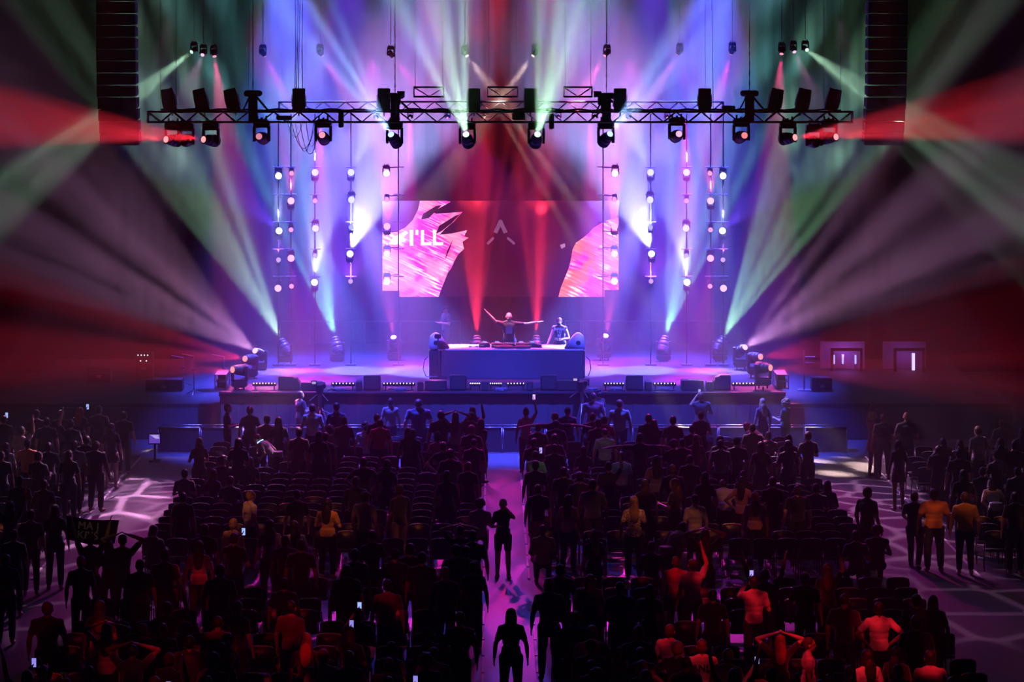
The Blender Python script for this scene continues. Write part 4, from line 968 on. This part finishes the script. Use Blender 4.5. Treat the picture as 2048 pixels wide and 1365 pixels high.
def hair_mesh(sex, pose, kind):
    def f():
        J = skeleton(sex, pose); c = J['head']; r = J['rot']; q = r.to_quaternion()
        def at(v): return c + r @ Vector(v)
        def bld(bm):
            if kind in 'slbpy':
                ball(bm, at((0, -.020, .038)), (.085, .098, .094), 18, 14, q)
                ball(bm, at((0, -.045, .0)), (.082, .072, .085), 16, 12, q)
            if kind == 'y':       # curly
                rr = random.Random(5)
                for i in range(46):
                    a = rr.uniform(0, 6.28); z = rr.uniform(-.25, 1); rad = math.sqrt(1 - z * z); v = Vector((math.cos(a) * rad * .098, math.sin(a) * rad * .105 - .03, z * .10 + .03))
                    if v.y < .06 or v.z > .06: ball(bm, at(v), .032, 8, 6)
            if kind == 'l':
                nk = J['neck']; ball(bm, at((0, -.06, -.08)), (.088, .052, .12), 14, 10, q)
                ball(bm, lerp(at((0, -.085, -.16)), nk + Vector((0, -.12, -.03)), .5), (.100, .042, .16), 14, 10)
                ball(bm, nk + Vector((0, -.112, -.10)), (.085, .032, .13), 14, 10)
                for s in (-1, 1): ball(bm, at((s * .075, -.01, -.07)), (.022, .05, .11), 10, 8, q)
            if kind == 'b': ball(bm, at((0, -.07, .125)), (.045, .045, .04), 12, 8, q)
            if kind == 'p':
                ball(bm, at((0, -.115, .06)), (.035, .04, .035), 10, 8, q); tube(bm, at((0, -.13, .05)), J['neck'] + Vector((0, -.15, -.02)), .032, .018, 10)
            if kind == 'c':
                ball(bm, at((0, -.012, .045)), (.088, .104, .082), 18, 14, q)
                tube(bm, at((0, .06, .035)), at((0, .155, .018)), .060, .052, 14)
                ball(bm, at((0, -.05, -.01)), (.078, .06, .06), 12, 8, q)
            if kind == 'e':       # close cropped
                ball(bm, at((0, -.016, .030)), (.080, .097, .092), 18, 14, q)
        return prims_mesh(bld, .010, 'person_hair' if kind != 'c' else 'person_cap', M['hair_d'], 1 if kind != 'y' else 0)
    return cached(('hair', sex, pose, kind), f)
def place(o, x, y, rz, s=1.0, bs=1.0):
    o.location = (x, y, 0); o.rotation_euler = (0, 0, R(rz)); o.scale = (s * bs, s * bs, s)
HAIRNAME = {'s': 'short haired', 'l': 'long haired', 'b': 'bun haired', 'p': 'ponytailed', 'c': 'cap wearing', 'o': 'bald', 'y': 'curly haired', 'e': 'close cropped'}
POSENAME = {'d': 'arms down', 'f': 'hands in front', 'r': 'one arm raised', 'q': 'left arm raised', 'u': 'both arms up', 'h': 'hands on head', 'k': 'hands on hips', 'w': 'mid stride', 't': 'seated', 'x': 'arms spread', 'p': 'phone held up', 'b': 'bending forward'}
def person(x, y, hair='s', pose='d', shirt='n', face=0, sc_=1.0, bs=1.0, sex=None, skin='skin', hm='hair_d', top='tee', bottom='trousers', bm_='denim', shoes=False, z=0.0):
    sex = sex or ('f' if hair in 'lbp' else 'm')
    t = bpy.data.objects.new('person', None); COL.objects.link(t); t.empty_display_size = .1
    place(t, x, y, face, sc_, bs); t.location.z = z
    o = link('body', body_mesh(sex, pose), t); setmat(o, M[skin])
    if top != 'none':
        o = link('dress' if top == 'dress' else 'shirt', shirt_mesh(sex, pose, top), t); setmat(o, SM[shirt])
    if top != 'dress' or pose == 't':
        o = link('shorts' if bottom == 'shorts' else 'trousers', legs_mesh(sex, pose, bottom), t); setmat(o, M[bm_])
    if hair != 'o':
        o = link('cap' if hair == 'c' else 'hair', hair_mesh(sex, pose, hair), t); setmat(o, M['matte'] if hair == 'c' else M[hm])
    if shoes:
        for n in 'LR': o = link('shoe', shoe_mesh(sex, pose, n), t)
    return t
def wrist_world(t, sex, pose, n):
    J = skeleton(sex, pose); w_ = J['wr' + n] + (J['wr' + n] - J['el' + n]).normalized() * .07
    return t.matrix_basis @ w_
def phone(p, label, col=(.55, .35, 1.0), s=2.0, rz=0, tilt=0, lit=True):
    t = thing('phone', label, 'phone', p, R(rz)); t.rotation_euler = (R(tilt), 0, R(rz))
    b = BM(); bx(b, (0, 0, 0), (.078, .011, .155)); bev(b, .004); obj('case', b, M['black'], t)
    if lit: b = BM(); bx(b, (0, -.0065, 0), (.068, .002, .138)); obj('display', b, lampmat('phone_glow', col, s), t)
    return t
def gpos(px, py, h=1.70):
    y = (CAMH - h) * 5000 / (py - 130); return (P(px, py, y).x, y)

# --- the performer behind the booth, and the man bending beside him
EYE = mat('eye_white', (.7, .7, .7), .3)
def eyes(t, sex, pose):
    J = skeleton(sex, pose)
    for s in (-1, 1):
        b = BM(); ball(b, J['head'] + J['rot'] @ Vector((s * .031, .081, .004)), (.013, .009, .008), 10, 8); o = obj('eye', b, EYE, t, True)
dj = person(P(1018, 0, 76).x, 76.0, 'e', 'D', 'n', 180, 1.03, 1.14, 'm', 'skin', 'hair_b', bottom='trousers', z=ST)
tag(dj, 'man in black tee with pale square print behind the booth, both arms stretched out', 'person'); eyes(dj, 'm', 'D')
b = BM(); J = skeleton('m', 'D'); bx(b, (0, 0, 0), (.17, .004, .24)); pr = obj('shirt_print', b, mat('pale_blue_print', (.45, .62, .78), .8, noise=.25, nscale=30), dj); pr.location = J['chest'] + Vector((0, .150, -.05)); pr['label'] = 'pale blue square print'
b = BM(); ball(b, J['head'] + Vector((0, .045, -.072)), (.060, .055, .042), 16, 10); obj('beard', b, mat('reddish_beard', (.28, .10, .06), .7), dj, True)
b = BM(); tube(b, J['wrL'] * 1.0, lerp(J['wrL'], J['elL'], .12), .036, .038, 14); obj('wristband', b, M['rubber'], dj)
mc = person(P(1120, 0, 75.6).x, 75.62, 'c', 'M', 'n', 172, .98, 1.0, 'm', 'skin', 'hair_b', top='tank', z=ST)
tag(mc, 'man in dark cap and lettered black tank top bending over the booth at right', 'person'); eyes(mc, 'm', 'M')
J = skeleton('m', 'M')
for i, (tx_, sz) in enumerate((('BØRN', .115), ('TO', .105), ('BE', .105), ('DOUBLE', .075))):
    me = text_mesh(tx_, sz, .003); me.materials.clear(); me.materials.append(M['white']); o = link('lettering', me, mc)
    o.location = J['chest'] + Vector((0, .150 - .022 * i, .075 - i * .098)); o.rotation_euler = (R(90 - 14), 0, R(180))
phone(wrist_world(mc, 'm', 'M', 'L') + Vector((0, -.02, .03)), 'small device in the hand of the man in the lettered tank top', (.8, .5, .9), .8, 0, 40)
tech = person(P(892, 0, 79.5).x, 79.5, 'c', 'f', 'n', 120, .95, 1.0, 'm', 'skin2', z=ST); tag(tech, 'shadowy crew member in cap standing behind the left end of the booth', 'person')

# --- camera operators in the pit
for (px, py, face, hair, lb) in ((601, 783, -55, 's', 'camera operator in dark clothes reaching to the left pit camera'), (1196, 780, 40, 'y', 'curly haired camera operator at the right pit camera')):
    y = 70.3; h = CAMH - (py - 130) / 5000 * y
    o = person(P(px, 0, y).x, y, hair, 'f', 'n', face, h / 1.72, 1.0, 'm', bottom='trousers', bm_='trouser'); tag(o, lb, 'person')

# --- the audience: x, y of the top of the head in the photograph, hair, pose, shirt, facing (0 = stage), more
A = [
# front left block
(455,808,'s','f','n',-80),(500,813,'p','d','n',0,dict(bs=1.08)),(534,831,'s','d','m',-10),(557,835,'l','d','n',15),(548,877,'s','b','g',70,dict(neck=1)),(398,876,'l','f','n',30),(477,877,'l','d','n',-10),  # first maroon tee has the red light put into its cloth colour
(446,913,'y','t','n',0),(369,939,'s','t','n',0),(427,939,'l','t','n',-30),(500,915,'l','t','n',20),(461,953,'s','t','n',-20),(598,857,'s','d','m',0),(625,809,'s','d','w',0),(673,806,'s','d','u',0),(638,863,'l','d','n',0),
(651,866,'s','d','m',0),(661,853,'y','t','g',0),(688,834,'s','d','m',0),(781,797,'s','d','g',0),(837,799,'s','d','u',0,dict(bs=1.28)),(754,829,'s','d','n',0),(760,839,'s','d','r',0,dict(bs=1.1)),(731,846,'y','t','w',0),
(882,823,'s','d','n',0,dict(bs=1.12)),(911,825,'l','h','g',0),(945,814,'l','d','m',10),(942,825,'s','r','m',-10),(943,851,'s','d','n',0),(948,878,'e','d','n',0),(816,856,'l','d','n',20),(826,859,'s','d','n',-40),(875,866,'b','d','p',0),
(887,885,'s','k','n',0),(901,899,'s','d','n',0),(727,916,'s','k','n',0,dict(bs=1.05)),(774,920,'l','d','n',-10),(712,954,'s','d','n',0),(894,942,'l','d','n',0),(937,925,'s','d','n',-20),(960,999,'y','t','g',0),(799,970,'s','d','n',40,dict(bm_='khaki')),
(730,984,'c','d','g',-30),(594,981,'s','d','n',20),(501,982,'s','d','w',-60,dict(hm='hair_y')),(655,998,'l','f','y',-10),(467,1038,'s','d','t',-30,dict(hm='hair_y')),(307,1051,'s','t','n',-30),(366,986,'s','d','n',0),
(588,1043,'l','d','w',20),(540,1041,'l','d','g',20),(570,1072,'s','d','n',0),(602,1080,'s','d','n',0),(469,1067,'s','p','n',-20),(398,1082,'l','d','g',0),(410,1050,'s','d','n',0),(710,1099,'s','d','n',0),(790,1099,'c','d','n',0),(844,1105,'s','d','n',0),
(744,1062,'s','d','n',30),(920,1052,'s','h','n',0),(912,1090,'s','f','n',0),(945,1062,'s','d','n',0),(820,1088,'s','d','n',0),(693,1131,'s','d','n',0),
# centre aisle
(1006,998,'e','p','n',180,dict(sex='f',bottom='shorts',bm_='trouser',shoes=1,lb='woman in black top and shorts in the centre aisle facing the camera')),
(1022,1218,'l','d','n',0,dict(shoes=1,bm_='denim',lb='long haired person in the lower centre aisle with a lit phone in the back pocket')),
(962,838,'l','w','n',-40,dict(shoes=1,bottom='shorts',bm_='trouser',lb='person stepping out into the centre aisle beside the front left seats')),
# front right block
(1052,813,'b','r','p',0,dict(phone=1)),(1110,826,'s','x','n',0),(1135,815,'s','d','u',0),(1112,841,'s','d','n',0),(1076,848,'s','d','n',0),(1187,786,'e','d','m',0,dict(bs=1.1)),(1239,800,'s','d','g',0,dict(bs=1.06)),(1185,827,'s','d','n',0),
(1209,833,'s','d','r',0),(1197,838,'s','d','n',0),(1210,858,'e','d','w',0),(1109,869,'l','d','m',0),(1068,877,'s','d','n',0),(1109,889,'s','d','n',0),(1167,893,'l','t','n',0),(1280,867,'s','x','n',0),(1297,829,'s','d','n',0),(1308,840,'s','w','n',0),
(1346,833,'s','d','m',0),(1347,881,'y','d','n',0),(1365,878,'s','d','n',0),(1392,870,'l','d','m',0),(1384,851,'s','d','n',0),(1071,903,'s','p','v',-20),(1071,922,'s','d','n',0),(1217,924,'s','r','n',0),(1243,905,'s','d','b',0),(1313,912,'l','d','g',0),
(1076,970,'s','d','n',0,dict(bm_='khaki')),(1137,990,'l','d','p',-20,dict(hm='hair_b')),(1268,993,'l','d','l',0,dict(hm='hair_y')),(1350,958,'l','f','n',60,dict(hm='hair_b')),(1402,785,'s','p','n',0,dict(bs=1.08)),(1525,797,'l','d','m',20,dict(hm='hair_y')),(1571,799,'y','f','n',60,dict(hm='hair_y')),
(1402,824,'s','f','n',0),(1505,849,'s','d','n',0),(1521,856,'l','b','p',40,dict(hm='hair_r')),(1537,864,'s','t','n',0),(1440,872,'l','d','n',0),(1441,881,'s','d','g',0),(1473,875,'c','d','n',0),(1616,864,'s','f','n',20),(1577,870,'l','d','n',0),
(1576,881,'l','f','n',20),(1522,884,'l','d','n',0),(1380,911,'s','d','n',0),(1487,942,'l','d','n',0),(1484,954,'l','k','p',-20),(1450,975,'s','b','w',0),(1632,968,'s','t','n',0),(1655,962,'l','t','n',0),(1595,972,'s','d','n',0,dict(skin='skin')),
(1735,975,'s','d','n',-50,dict(skin='skin')),(1754,1052,'y','t','n',0,dict(top='tank')),(1712,1062,'s','t','n',0),(1086,1050,'o','t','t',0),(1188,1060,'l','d','n',20,dict(hm='hair_y')),(1303,1084,'s','t','n',0),(1338,1060,'s','b','g',-40),(1410,1060,'l','h','n',0),
(1352,1114,'s','d','r',0),(1385,1119,'s','r','w',20),(1290,960,'l','d','n',0),(1160,945,'s','d','n',0),(1345,930,'s','d','n',0),(1127,935,'s','d','n',0),(1410,945,'l','d','n',0),(1545,955,'s','d','n',0),(1185,960,'s','d','u',0),(1390,990,'s','d','w',20),(1510,985,'l','d','p',0),
# right side block
(1746,826,'y','q','r',-60,dict(top='dress',hm='hair_y',sex='f',shoes=1)),(1767,828,'s','d','n',0),(1813,825,'o','f','n',0),(1797,881,'l','d','n',20,dict(top='dress',shoes=1)),(1886,877,'l','k','n',0),(1877,892,'s','f','n',-20),(1920,880,'l','d','n',0),(1918,899,'s','d','n',0),
(1956,853,'s','d','g',30),(2003,838,'o','d','g',0),(2001,877,'l','d','m',0,dict(hm='hair_b')),(1993,903,'c','f','n',30),(2029,883,'s','d','n',0),(2044,856,'l','d','n',0),(1927,940,'l','d','n',0),(1868,978,'s','d','o',0,dict(bs=1.15)),(1829,985,'s','w','n',-20,dict(shoes=1)),
(1990,975,'l','b','w',0),(1930,985,'s','d','y',0),(2030,985,'s','d','n',0),(1965,935,'s','d','n',0),(2035,935,'s','d','n',0),
# left side block
(73,820,'s','d','n',0),(8,832,'s','p','n',0),(122,821,'s','d','n',0),(160,815,'l','p','n',-20,dict(hm='hair_r')),(198,812,'s','d','n',0),(94,836,'s','d','n',0),(142,840,'s','q','n',0),(43,854,'s','r','w',-30),(223,847,'l','d','n',-10,dict(top='dress')),(248,824,'s','d','n',-10),
(12,886,'l','d','w',0),(55,880,'s','d','o',0),(97,886,'s','d','n',0),(148,881,'o','d','g',0),(173,872,'s','d','n',0),(192,883,'s','d','n',-20,dict(bs=1.15)),(77,904,'s','f','n',-30),(138,901,'l','d','n',0),(3,903,'s','d','n',0),(40,953,'s','d','n',0),(20,1003,'l','u','n',20),
(28,1060,'s','d','n',0),(88,960,'s','d','n',0),(110,1010,'l','d','n',0),(12,1110,'s','d','n',0),(62,1020,'s','d','n',0),
# around the cross aisle and the rear rows
(181,1068,'s','u','n',0,dict(flag=1)),(245,1070,'c','h','n',0),(218,1082,'l','d','n',0),(162,1113,'s','d','n',0),(330,1100,'s','d','n',0),(280,1120,'s','d','n',0),(398,1118,'s','b','w',0),(440,1130,'s','d','n',0),
(334,1205,'s','r','n',0),(326,1247,'e','d','n',0),(213,1248,'l','h','p',0,dict(top='tank')),(95,1205,'s','d','n',0,dict(bs=1.1)),(200,1202,'l','d','n',0),(475,1203,'s','d','n',-30),(436,1233,'e','d','m',0),(338,1307,'s','d','n',-30),(285,1248,'s','d','n',0),
(568,1157,'s','d','n',0),(582,1203,'s','d','r',-20),(717,1218,'s','p','n',0,dict(tri=1)),(612,1267,'l','d','n',0,dict(hm='hair_r')),(646,1300,'s','d','w',0),(775,1160,'s','d','r',0),(920,1225,'s','d','n',0),(932,1093,'s','d','n',0),(946,1125,'s','d','n',0),(891,1135,'s','d','n',0),  # red tops: red light put into the colour of a dark and a white tee
(1098,1158,'s','d','m',0),(1277,1253,'s','d','n',0),(1340,1250,'s','d','w',-30,dict(hm='hair_b')),(1404,1280,'s','d','w',0,dict(anl=1,hm='hair_b')),(1508,1153,'s','p','w',0,dict(hm='hair_d')),(1150,1224,'s','d','n',0),(1610,1146,'s','d','n',-20,dict(hm='hair_b')),(1655,1128,'l','r','n',0),
(1689,1188,'e','d','n',-20,dict(hm='hair_b')),(1758,1205,'s','k','w',0),(1833,1190,'s','d','n',0),(1866,1192,'l','d','n',0),(1832,1232,'s','d','n',0),(1560,1268,'l','h','n',0,dict(hm='hair_r')),(1617,1276,'s','d','w',-90,dict(hm='hair_b')),(1735,1300,'l','d','w',20),(1860,1302,'s','d','w',0),
(1520,1330,'s','p','y',0),(1425,1180,'s','d','n',0),(1240,1165,'s','d','n',0),(1180,1150,'l','d','n',0),(1120,1130,'s','d','n',0),(1300,1170,'l','d','n',0),(1530,1140,'s','u','m',0),
]
rng = random.Random(21)
# the dark rear rows: people nobody lights, one to a place, filled in between the others
taken = [gpos(a[0], a[1]) for a in A]
fill = []
for ri in range(16):
    y = 49.6 - .95 * ri
    for k in range(-14, 15):
        if k == 0: continue
        x = (abs(k) * .66 - .02) * (1 if k > 0 else -1) + rng.uniform(-.12, .12); yy = y + rng.uniform(-.18, .18)
        if abs(x) < .72 or abs(x) > 8.2: continue
        px = VPX + (x - CAMX) / yy * FPX; py = VPY + (CAMH - 1.7) / yy * FPX
        if not (40 < px < 1990) or py > 1400: continue
        if px > 1880 and py < 1330: continue
        if px < 80 and rng.random() < .5: continue
        if rng.random() < .34: continue
        if min((x - a) ** 2 + (yy - c) ** 2 for a, c in taken) < .52 ** 2: continue
        taken.append((x, yy)); fill.append((x, yy))
for bx0, bx1, n in ((-7.4, -.9, 8), (.9, 7.4, 22), (10.3, 12.6, 12), (-12.4, -10.4, 10)):      # a few more in the front rows
    for _ in range(n * 6):
        if n <= 0: break
        x = rng.uniform(bx0, bx1); yy = rng.uniform(52.6, 60.5)
        if min((x - a) ** 2 + (yy - c) ** 2 for a, c in taken) < .60 ** 2: continue
        taken.append((x, yy)); fill.append((x, yy)); n -= 1
MAXP = 292
fill.sort(key=lambda q: q[1]); fill = fill[:MAXP - len(A)]
PEOPLE = []       # (x, y, sex/hair/pose/shirt, object, fixed label)
def row_of(y): return max(1, round((67.15 - y) / .838) + 1)
for a in A:
    px, py, hair, pose, shirt, face = a[:6]; ex = dict(a[6]) if len(a) > 6 else {}
    h = {'t': 1.30, 'b': 1.38}.get(pose, rng.uniform(1.64, 1.80)); x, y = gpos(px, py, h)
    s = h / ({'t': 1.30, 'b': 1.42}.get(pose, 1.72))
    if pose in 'pqr' and hair == 'b': s *= .97
    kw = {k: v for k, v in ex.items() if k in ('bs', 'sex', 'skin', 'hm', 'top', 'bottom', 'bm_', 'shoes')}
    kw.setdefault('skin', rng.choice(['skin', 'skin', 'skin2', 'skin2', 'skin3'])); kw.setdefault('bs', rng.uniform(.94, 1.06))
    kw.setdefault('hm', rng.choice(['hair_d', 'hair_d', 'hair_b'])); kw.setdefault('bm_', rng.choice(['denim', 'trouser']))
    o = person(x, y, hair, pose, shirt, face, s, **kw); sex = kw.get('sex') or ('f' if hair in 'lbp' else 'm')
    PEOPLE.append((x, y, hair, pose, shirt, o, ex.get('lb')))
    if ex.get('phone'): phone(wrist_world(o, sex, pose, 'R') + Vector((0, 0, .06)), 'phone held high by the bun haired person at the front of the right block', (.8, .45, 1), 1.6)
    if pose == 'p' and face != 180: phone(wrist_world(o, sex, pose, 'L') + Vector((.03, 0, .05)), 'raised phone of %s person in %s, %s' % (HAIRNAME[hair], SH[shirt][0], 'row %s, %s of the aisle' % (ORD[min(25, row_of(y))], 'left' if x < 0 else 'right')), (.45, .35, 1) if x > 0 else (.35, .5, 1), 1.3, 0, 0)
    if ex.get('neck'):
        J = skeleton('m', 'b'); b = BM(); c = J['neck'] + (J['head'] - J['neck']) * .35
        pts = [c + J['rot'] @ Vector((.085 * math.cos(k * .35), .085 * math.sin(k * .35), .0)) for k in range(19)]
        path(b, pts, .011); q = obj('glow_necklace', b, lampmat('glow_blue', (.25, .55, 1), 4), o, True); q['label'] = 'glowing blue necklace'
    if ex.get('flag'):
        wl = wrist_world(o, 'm', 'u', 'L'); wr = wrist_world(o, 'm', 'u', 'R'); c = (wl + wr) / 2; W_, H_ = 1.02, .46
        t = thing('banner', 'dark cloth banner with pale letters held up at the left cross aisle', 'banner', (c.x + .02, c.y + .03, c.z + .02)); t.rotation_euler = (0, R(5), 0)
        b = BM(); n = 24; V = []
        for i in range(n + 1):
            u = i / n; xx = -W_ / 2 + W_ * u; yy = .03 * math.sin(u * 9); V.append([b.verts.new((xx * (1 - .10 * v), yy + .02 * v, -H_ * v - .05 * math.sin(math.pi * u) * (1 if v else .6))) for v in (0, .25, .5, .75, 1)])
        for i in range(n):
            for j in range(4): b.faces.new((V[i][j], V[i + 1][j], V[i + 1][j + 1], V[i][j + 1]))
        r_ = bmesh.ops.solidify(b, geom=b.faces[:], thickness=.006); obj('cloth', b, M['matte'], t)
        for tx_, dz, sz in (('MA J', -.155, .20), ('KRIS', -.335, .20)):
            me = text_mesh(tx_, sz, .003); me.materials.clear(); me.materials.append(SM['w']); q = link('lettering', me, t); q.location = (-.06, -.052, dz); q.rotation_euler = (R(90), 0, 0)
    if ex.get('anl'):
        me = text_mesh('ANLI', .15, .002); me.materials.clear(); me.materials.append(M['black']); q = link('lettering', me, o); q.location = (0, -.135, 1.30); q.rotation_euler = (R(90 + 4), 0, 0); q['label'] = 'black ANLI lettering across the back'
    if ex.get('tri'):
        b = BM()
        for (x0_, z0_, x1_, z1_) in ((-.07, 1.16, 0, 1.36), (0, 1.36, .07, 1.16), (-.07, 1.16, .07, 1.16), (-.03, 1.16, .01, 1.33), (.03, 1.16, -.01, 1.33)): tube(b, (x0_, -.145, z0_), (x1_, -.132, z1_), .006)
        obj('triangle_print', b, M['white'], o)
for (x, y) in fill:
    hair = rng.choice('sssslllpeyc'); pose = rng.choice('ddddddffphrku' if y < 50.5 else 'dddfft'); shirt = rng.choice('nnnnnuumg')
    s = rng.uniform(.93, 1.05); kw = dict(skin=rng.choice(['skin', 'skin2', 'skin3']), bs=rng.uniform(.92, 1.1), hm=rng.choice(['hair_d', 'hair_b', 'hair_d', 'hair_y']), bm_=rng.choice(['denim', 'trouser']))
    o = person(x, y, hair, pose, shirt, rng.choice([0, 0, 0, -15, 15, 30, -30]), s, **kw)
    PEOPLE.append((x, y, hair, pose, shirt, o, None))
    if pose == 'p' and rng.random() < .5: phone(wrist_world(o, 'f' if hair in 'lbp' else 'm', 'p', 'L') + Vector((.03, 0, .05)), 'phone of %s person in %s, rear row %s %s of aisle' % (HAIRNAME[hair], SH[shirt][0], ORD[max(1, min(25, round((50.5 - y) / .95)))], 'left' if x < 0 else 'right'), (.35, .3, 1), 1.0)
phone(gpos(1022, 1218)[0:1] and (gpos(1022, 1218)[0] + .06, gpos(1022, 1218)[1] - .155, .90), 'lit blue phone sticking out of a back pocket in the lower centre aisle', (.15, .45, 1), 1.6)
NUM = 'zero one two three four five six seven eight nine ten eleven twelve thirteen fourteen fifteen sixteen seventeen eighteen nineteen twenty twenty-one twenty-two twenty-three twenty-four twenty-five'.split()
# labels from what each person looks like and where they stand
def zone(x, y):
    if x < -9.3: return 'left side block'
    if x > 9.3: return 'right side block'
    if y < 51.2: return 'rear left seats' if x < 0 else 'rear right seats'
    return 'front left seats' if x < 0 else 'front right seats'
Z = {}
for p_ in PEOPLE: Z.setdefault(zone(p_[0], p_[1]), []).append(p_)
for z_, L_ in Z.items():
    rows = {}
    for p_ in L_: rows.setdefault(int((70 - p_[1]) / 1.0), []).append(p_)
    for ri, (rk, RL) in enumerate(sorted(rows.items())):
        RL.sort(key=lambda q: abs(q[0]) if abs(q[0]) < 9.3 else abs(q[0]))
        for k, (x, y, hair, pose, shirt, o, lb) in enumerate(RL):
            side = 'in' if True else ''
            lab = lb or '%s person, %s top, %s, %s, line %s, %s from centre' % (HAIRNAME[hair].replace(' ', '-'), SH[shirt][0], POSENAME[pose], z_, NUM[min(25, ri + 1)], ORD[k + 1])
            tag(o, lab, 'person', 'concertgoers in the ' + z_ if not lb else 'people in the centre aisle')

# ================================================================ seats
def chair():
    t = thing('stacking_chair', '', 'chair')
    b = BM(); n = 10; pts = []
    for i in range(n + 1): a = math.pi * i / n; pts.append((-.225 * math.cos(a) if abs(math.cos(a)) < .98 else (-.225 if math.cos(a) > 0 else .225), .78 + .105 * math.sin(a) ** .55))
    prism(b, [(-.205, .50)] + pts + [(.205, .50)], -.235, -.205); bev(b, .008, 2)
    for v in b.verts: v.co.y -= .03 * (1 - (v.co.x / .22) ** 2) + (v.co.z - .5) * .12
    obj('backrest', b, M['chairback'], t, True)
    b = BM(); tp = [(x * 1.0, -.222 - .03 * (1 - (x / .22) ** 2) - (z - .5) * .12, z + .004) for x, z in pts if z > .80]; path(b, tp, .009); obj('top_rim', b, M['edge_glint'], t, True)  # pale strip added to imitate the highlight along the backrest top
    b = BM(); bx(b, (0, .0, .44), (.43, .42, .05)); bev(b, .02, 3); obj('seat', b, M['chairseat'], t, True)
    for s in (-1, 1):
        b = BM(); path(b, [(s * .225, .17, 0), (s * .225, .14, .42), (s * .225, -.16, .42), (s * .225, -.20, .62)], .012); obj('side_frame', b, M['chairframe'], t, True)
        b = BM(); path(b, [(s * .225, -.16, .42), (s * .23, -.24, 0)], .012); obj('rear_leg', b, M['chairframe'], t, True)
    return t
seats = []
for r_ in range(18):
    y = 67.15 - .838 * r_
    for s in (-1, 1):
        for c_ in range(14):
            x = s * (.86 + .503 * c_); seats.append((x, y, r_, c_, 'left' if s < 0 else 'right', 'centre'))
        if r_ > 1:
            for c_ in range(5): seats.append((s * (10.45 + .52 * c_), y, r_, c_, 'left' if s < 0 else 'right', 'side'))
for r_ in range(12):
    y = 48.9 - .95 * r_
    for s in (-1, 1):
        for c_ in range(13): seats.append((s * (.95 + .55 * c_), y, 20 + r_, c_, 'left' if s < 0 else 'right', 'rear'))
boxes = []
for (x, y, hair, pose, shirt, o, lb) in PEOPLE:
    pxc = VPX + (x - CAMX) / y * FPX; boxes.append((y, pxc - .20 / y * FPX, pxc + .20 / y * FPX, VPY + (CAMH - 1.45) / y * FPX, VPY + (CAMH - .3) / y * FPX))
cand = []; hidden = []
for S_ in seats:
    x, y = S_[0], S_[1]; px = VPX + (x - CAMX) / y * FPX; pt_ = VPY + (CAMH - .86) / y * FPX
    if not (-15 < px < 2063) or pt_ > 1375: continue
    if any((x - q[0]) ** 2 + (y - .28 - q[1]) ** 2 < .52 ** 2 for q in PEOPLE): continue
    hit = any(yy < y and a < px < c and t_ < pt_ + 4 < d_ for (yy, a, c, t_, d_) in boxes)
    (hidden if hit else cand).append(S_)
cand.sort(key=lambda q: q[1] + (6 if q[5] == 'rear' else 0)); indiv = cand[:296]; rest = cand[296:] + hidden
CH = None; cme = None
for (x, y, r_, c_, sd, blk) in indiv:
    if CH is None:
        r0 = chair(); CH = proto_tree(r0); o = r0; parts = [(q[0].data) for q in CH[1]]
    else: o = copy_tree(CH)
    o.location = (x, y - .28, 0); o.rotation_euler = (0, 0, R(0 if blk != 'side' else (8 if sd == 'left' else -8)))
    if blk == 'centre': lab = 'black rounded back chair, %s row from barrier, %s seat %s of centre aisle' % (ORD[r_ + 1], ORD[c_ + 1], sd)
    elif blk == 'side': lab = 'black rounded back chair, %s side block, %s row from barrier, %s from its aisle' % (sd, ORD[r_ + 1], ORD[c_ + 1])
    else: lab = 'black chair behind the cross aisle, %s row, %s seat %s of centre aisle' % (ORD[r_ - 19], ORD[c_ + 1], sd)
    tag(o, lab, 'chair', 'rows of black chairs')
import numpy as np
PV, PF = [], []; nb = 0
for me in parts:
    co = np.empty(len(me.vertices) * 3, 'f'); me.vertices.foreach_get('co', co); PV.append(co.reshape(-1, 3)); PF += [[v + nb for v in p_.vertices] for p_ in me.polygons]; nb += len(me.vertices)
PV = np.concatenate(PV); V, F = [], []
for k, (x, y, r_, c_, sd, blk) in enumerate(rest):
    V.append(PV + np.array([x, y - .28, 0], 'f')); F += [[v + k * nb for v in f_] for f_ in PF]
me = bpy.data.meshes.new('more_chairs'); me.from_pydata(np.concatenate(V).tolist(), [], F); me.materials.append(M['chairback']); me.polygons.foreach_set('use_smooth', [True] * len(me.polygons))
tag(link('more_chairs', me), 'further rows of black chairs mostly hidden behind the standing crowd', 'chairs', 'rows of black chairs', 'stuff')
